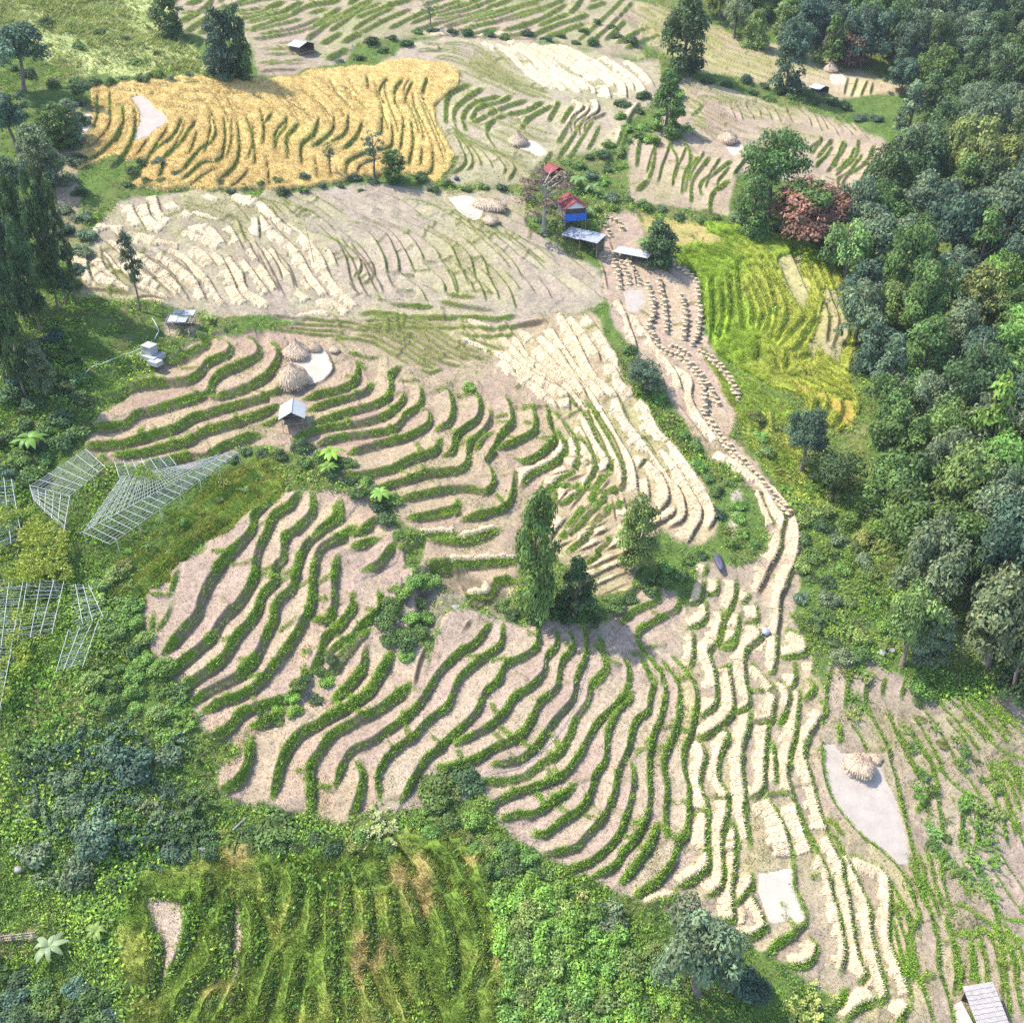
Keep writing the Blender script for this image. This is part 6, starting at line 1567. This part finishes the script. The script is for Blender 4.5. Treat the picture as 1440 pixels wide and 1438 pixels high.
# ------------------------------------------------------------------ bamboo trellises
def quad_pt(q, s, t):
    a, b, c, d = q
    return a * (1 - s) * (1 - t) + b * s * (1 - t) + c * s * t + d * (1 - s) * t
def trellis(label, quads_px, h=2.0, messy=0.0, gap_l=.30, gap_c=1.15, thin=1.0):
    pts = [at(*p) + Vector((0, 0, h)) for q in quads_px for p in q]
    c = sum(pts, Vector()) / len(pts); c.z -= h
    r = empty('bamboo_trellis', c, 0, label, 'trellis', 'bamboo trellises on the left')
    lat, crs = MB(), MB(); posts = []
    for qp in quads_px:
        q = [at(*p) + Vector((0, 0, h)) - c for p in qp]
        zl = max(x.z for x in q); 
        la = ((q[3] - q[0]).length + (q[2] - q[1]).length) / 2; lb = ((q[1] - q[0]).length + (q[2] - q[3]).length) / 2
        nl = max(3, int(la / gap_l)); nc = max(3, int(lb / gap_c))
        j = lambda k=.05: Vector((random.gauss(0, k), random.gauss(0, k), random.gauss(0, k * .6))) * (1 + messy * 5)
        for i in range(nl + 1):
            if random.random() < messy * .35: continue
            t = i / nl; prev = None; n = 6
            s0, s1 = (random.uniform(0, .3), random.uniform(.7, 1)) if random.random() < messy else (0, 1)
            o0, o1 = j(.06), j(.06)
            lat.bar(quad_pt(q, s0, t) + o0, quad_pt(q, (s0 + s1) / 2, t) + (o0 + o1) / 2 + j(.03), .027 * thin, 4)
            lat.bar(quad_pt(q, (s0 + s1) / 2, t) + (o0 + o1) / 2, quad_pt(q, s1, t) + o1, .024 * thin, 4)
        for i in range(nc + 1):
            if random.random() < messy * .35: continue
            s = i / nc; crs.bar(quad_pt(q, s, -.02) + j() + Vector((0, 0, .07)), quad_pt(q, s, 1.02) + j() + Vector((0, 0, .07)), .038 * thin, 5)
            for t in (0, 1): posts.append(quad_pt(q, s, t))
    lat.build('lattice', M_BAMBOO, r); crs.build('cross_poles', M_BAMBOO, r)
    for p in posts[::6 if messy else 3][:60]:
        MB().bar(p + Vector((0, 0, .1)), p + Vector((random.gauss(0, .1), random.gauss(0, .1), -h - .7)), .05, 5).build('post', M_BAMBOO, r)
    return r
trellis('large pale bamboo trellis running beside the grassy bank', [[(122, 766), (330, 650), (338, 654), (158, 784)], [(122, 766), (175, 690), (262, 668), (325, 650)], [(165, 668), (238, 653), (250, 668), (172, 690)]])
trellis('bamboo trellis left of the grassy path, folded down on one side', [[(46, 697), (124, 649), (151, 676), (102, 714)], [(46, 700), (102, 716), (96, 764), (52, 716)]])
trellis('broken bamboo trellis at the left edge under the vines', [[(-25, 838), (42, 832), (24, 925), (-25, 930)], [(-25, 936), (20, 930), (4, 1016), (-25, 1018)], [(46, 834), (96, 832), (78, 905), (32, 916)]], 1.9, .2)
trellis('loose bamboo trellis at the end of the broken one', [[(101, 836), (130, 838), (146, 882), (110, 896)], [(104, 902), (143, 890), (120, 952), (84, 962)]], 1.8, .25)
trellis('small bare trellis at the far left edge', [[(-25, 692), (22, 690), (34, 770), (-25, 800)]], 1.8, .25)
# vine with yellow green leaves over the broken trellis
def vine(label, poly, n, h, cols):
    m = inpoly(poly, 10, 90) & (n1 + .6 * n3 > -.05)
    p, g = pick(m.astype(F32), n); p[:, 2] += h + rng.normal(0, .22, n)
    o = leafclumps('climbing_vine', p, rng.uniform(.22, .5, n), mixcol(g, cols, 61), 7, M_GRASS, .36, .5)
    del o['kind']; tag(o, label, 'vine')
vine('yellow green vine spread over the broken bamboo trellis', [(-20, 745), (40, 722), (85, 740), (104, 790), (100, 835), (40, 838), (-20, 850)], 1500, 2.1, [(.36, .42, .06), (.28, .36, .05), (.44, .46, .09), (.2, .3, .05)])
vine('thin vine patch at the lower end of the broken trellis', [(30, 880), (75, 870), (110, 900), (60, 930), (10, 1000), (-10, 985)], 240, 1.9, [(.36, .42, .06), (.28, .36, .05)])
vine('small vine patch on the large pale trellis', [(185, 690), (215, 676), (235, 690), (205, 705)], 90, 2.0, [(.2, .34, .05), (.28, .36, .06)])
# fence rails in the lower left corner
b = at(18, 1322); r = empty('rail_fence', b, .1, 'rough wooden rail frame on reddish earth in the lower left corner', 'fence')
for k in range(5): MB().bar((-2.2 + k * 1.05, 0, -.5), (-2.1 + k * 1.05, .1, 1.3), .06).build('post', M_WALL, r)
for k in range(3): MB().bar((-2.4, 0, .35 + k * .4), (2.3, .1, .4 + k * .4), .045).build('rail', M_WALL, r)

# ------------------------------------------------------------------ banana plants
def banana(u, v, wpx, label, colour=(.17, .30, .05), n=10, cat='banana plant'):
    b = at(u, v); R_ = wpx * .78 / px_per_m(u, v) / 2
    r = empty('banana_plant', b, random.uniform(0, 6), label, cat, 'banana plants')
    st = max(1.0, R_ * .75)
    v_, f_ = tube([(0, 0, -.2), (.04, 0, st * .6), (.02, .03, st * 1.05)], [.17, .14, .08], 8)
    link('stem', np_mesh('stem', v_, f_, M_STEM, None, True), r)
    for k in range(n):
        a = 2 * math.pi * k / n + random.uniform(-.25, .25); L = R_ * random.uniform(.8, 1.12); rise = random.uniform(.25, .75) * R_
        m = 9; vv, ff = [], []
        for i in range(m):
            t = i / (m - 1); w = L * .16 * math.sin(math.pi * min(1, t * .93 + .07)) ** .6
            x = L * t; z = st + rise * 1.6 * t - rise * 1.9 * t * t
            for s, dz in ((-1, -.22), (0, 0), (1, -.22)):
                vv.append((x * math.cos(a) - s * w * math.sin(a), x * math.sin(a) + s * w * math.cos(a), z + dz * w + random.gauss(0, .012)))
        for i in range(m - 1):
            for s in (0, 1): ff.append((i*3+s, i*3+s+1, i*3+s+4, i*3+s+3))
        co = np.ones((len(vv), 3)) * np.array(colour) * random.uniform(.75, 1.25)
        link('leaf', np_mesh('leaf', np.array(vv), np.array(ff), M_LEAFB, co, True), r)
M_STEM = mat_plain('banana_stem', (.20, .22, .09), .8, 0, ((2, .2),), .01)
M_LEAFB = mat_leaf('banana_leaf', trans=.35, rough=.45)
banana(45, 632, 66, 'banana plant on the dark left bank under the slim trees', (.17, .31, .06))
banana(72, 1340, 66, 'pale banana plant in the lower left corner', (.26, .33, .17), 9)
banana(140, 1318, 46, 'small banana plant right of the pale one', (.24, .33, .08), 8)
banana(466, 648, 52, 'bright banana plant at the left end of the nose terraces', (.25, .40, .06), 12)
banana(462, 668, 40, 'lower banana plant beside the bright one', (.18, .32, .05), 10)
banana(535, 704, 48, 'banana plant on the bank above the lower left field', (.22, .38, .07), 11)
banana(812, 262, 40, 'banana plant above the red roofed house', (.20, .33, .10), 10)
banana(833, 272, 40, 'banana plant right of the red roofed house', (.17, .30, .09), 10)
banana(826, 306, 34, 'banana plant beside the blue house front', (.13, .24, .10), 10)
banana(905, 348, 36, 'banana plant beside the long shed', (.20, .36, .09), 10)
banana(294, 452, 26, 'young banana plant right of the slatted shed', (.22, .34, .07), 7)
banana(1330, 140, 40, 'banana plant on the pale upper slope by the wood', (.24, .36, .09), 10)
# ------------------------------------------------------------------ small things
def blob(name, u, v, sx, sy, sz, mat, label, cat, seed):
    g = np.random.default_rng(seed); n, k = 9, 14; vv, ff = [], []
    for i in range(n + 1):
        th = math.pi * i / n
        for j in range(k):
            a = 2 * math.pi * j / k; q = 1 + .14 * math.sin(2 * a + seed) * math.sin(th) + .1 * math.sin(3 * a + i + seed) + g.normal(0, .03)
            vv.append((sx * q * math.sin(th) * math.cos(a), sy * q * math.sin(th) * math.sin(a), sz * (.75 + q * math.cos(th) * .9) * .6))
    for i in range(n):
        for j in range(k): ff.append((i*k+j, (i+1)*k+j, (i+1)*k+(j+1) % k, i*k+(j+1) % k))
    return tag(link(name, np_mesh(name, np.array(vv), np.array(ff), mat, None, True), None, at(u, v)), label, cat)
blob('boulder', 285, 1199, .5, .42, .55, M_STONE, 'pale boulder on the footpath right of the dark thicket', 'boulder', 3)
blob('boulder', 24, 1219, .5, .4, .5, M_STONE, 'pale boulder left of the dark thicket', 'boulder', 4)
blob('boulder', 1238, 921, .6, .5, .5, M_STONE, 'grey boulder in the stream bed above the haystack', 'boulder', 6)
blob('boulder', 1252, 917, .5, .45, .5, M_STONE, 'smaller grey boulder right of the one in the stream bed', 'boulder', 8)
blob('boulder', 640, 852, .5, .4, .5, M_STONE, 'stone at the top of the bare gully', 'boulder', 9)
blob('bundle', 1076, 888, .62, .6, .75, M_BLUEGREY, 'blue grey sack bundle beside the ridge straw', 'bundle', 5)
blob('tarpaulin', 1009, 790, .55, 2.3, .7, M_TARP, 'dark purple tarpaulin lying by the path above the straw strips', 'tarpaulin', 2)
blob('water_jar', 641, 252, .5, .5, .7, M_TARP, 'dark blue drum on the stone rim below the golden rice', 'drum', 7)
a_ = at(327, 1168); c_ = at(345, 1148)
m = MB(); m.bar(a_ + Vector((0, 0, .25)), c_ + Vector((0, 0, .35)), .13, 7, .10); tag(m.build('log', M_STONE), 'pale bare log lying by the wide bush on the footpath', 'log')
a_ = at(441, 369)
m = MB(); m.bar(a_ - Vector((0, 0, .5)), a_ + Vector((-.9, .2, 7.6)), .075, 6, .03); tag(m.build('bare_pole', M_WOOD), 'tall thin leaning pole in the middle straw field', 'pole')
# tiny stream in the lower middle field
P = smooth(crop(540, 860, S4, [(1300,300),(1240,500),(1170,670),(1060,810),(880,960),(740,1010),(600,1060)]), 3.0)
X_, Y_, Z_w = unproject(P[:, 0], P[:, 1]); vv = []
for k in range(len(P)):
    k0, k1 = max(0, k - 1), min(len(P) - 1, k + 1); t = Vector((X_[k1] - X_[k0], Y_[k1] - Y_[k0], 0)).normalized(); n_ = Vector((-t.y, t.x, 0)); c_ = at(P[k, 0], P[k, 1]); w = .04 + .05 * (vnoise(k * .3, 0, 1, 4) + 1)
    for s in (-1, 1): q = c_ + n_ * s * w; vv.append((q.x, q.y, c_.z + .06))
ff = np.array([(2*i, 2*i+1, 2*i+3, 2*i+2) for i in range(len(P) - 1)])
M_WATER = mat_plain('trickling_water', (.20, .19, .175), .2, 0, ((3, .2),), .02, 6)
tag(link('stream', np_mesh('stream', np.array(vv), ff, M_WATER)), kind='structure')

# ------------------------------------------------------------------ labels that single out
ORD = ['first', 'second', 'third', 'fourth', 'fifth', 'sixth', 'seventh', 'eighth', 'ninth', 'tenth', 'eleventh', 'twelfth']
from collections import defaultdict
D = defaultdict(list)
for o, lb, u, v in LABELLED: D[lb].append((o, u, v))
for lb, L in D.items():
    if len(L) > 12: print('SHARED', len(L), lb)
    if len(L) == 1: L[0][0]['label'] = lb; continue
    us = [q[1] for q in L]; vs2 = [q[2] for q in L]
    horiz = (max(us) - min(us)) >= (max(vs2) - min(vs2))
    L.sort(key=lambda q: q[1] if horiz else q[2])
    for k, (o, u, v) in enumerate(L):
        n = len(L)
        if n > 12: o['label'] = lb; continue
        if n == 2: w = ('left one of two' if k == 0 else 'right one of two') if horiz else ('upper one of two' if k == 0 else 'lower one of two')
        else: w = f'{ORD[k]} from {"left" if horiz else "top"}'
        o['label'] = lb + ', ' + w
for o in bpy.data.objects:
    lb = o.get('label')
    if lb and len(lb.split()) > 16: print('LONG', lb)
# ------------------------------------------------------------------ the air
def haze(density, colour):
    m = MB(); m.box(-900, 900, -70, 1000, float(GZ.min()) - 1.5, max(float(GZ.max()), CAM_Z) + 25)
    mt = bpy.data.materials.new('haze'); mt.use_nodes = True; n = mt.node_tree.nodes; l = mt.node_tree.links
    n.remove(n['Principled BSDF']); pv = n.new('ShaderNodeVolumePrincipled'); pv.inputs['Density'].default_value = density; pv.inputs['Color'].default_value = (*colour, 1)
    l.new(pv.outputs['Volume'], n['Material Output'].inputs['Volume'])
    tag(m.build('haze', mt), kind='stuff')
haze(.00009, (.80, .88, 1.0))
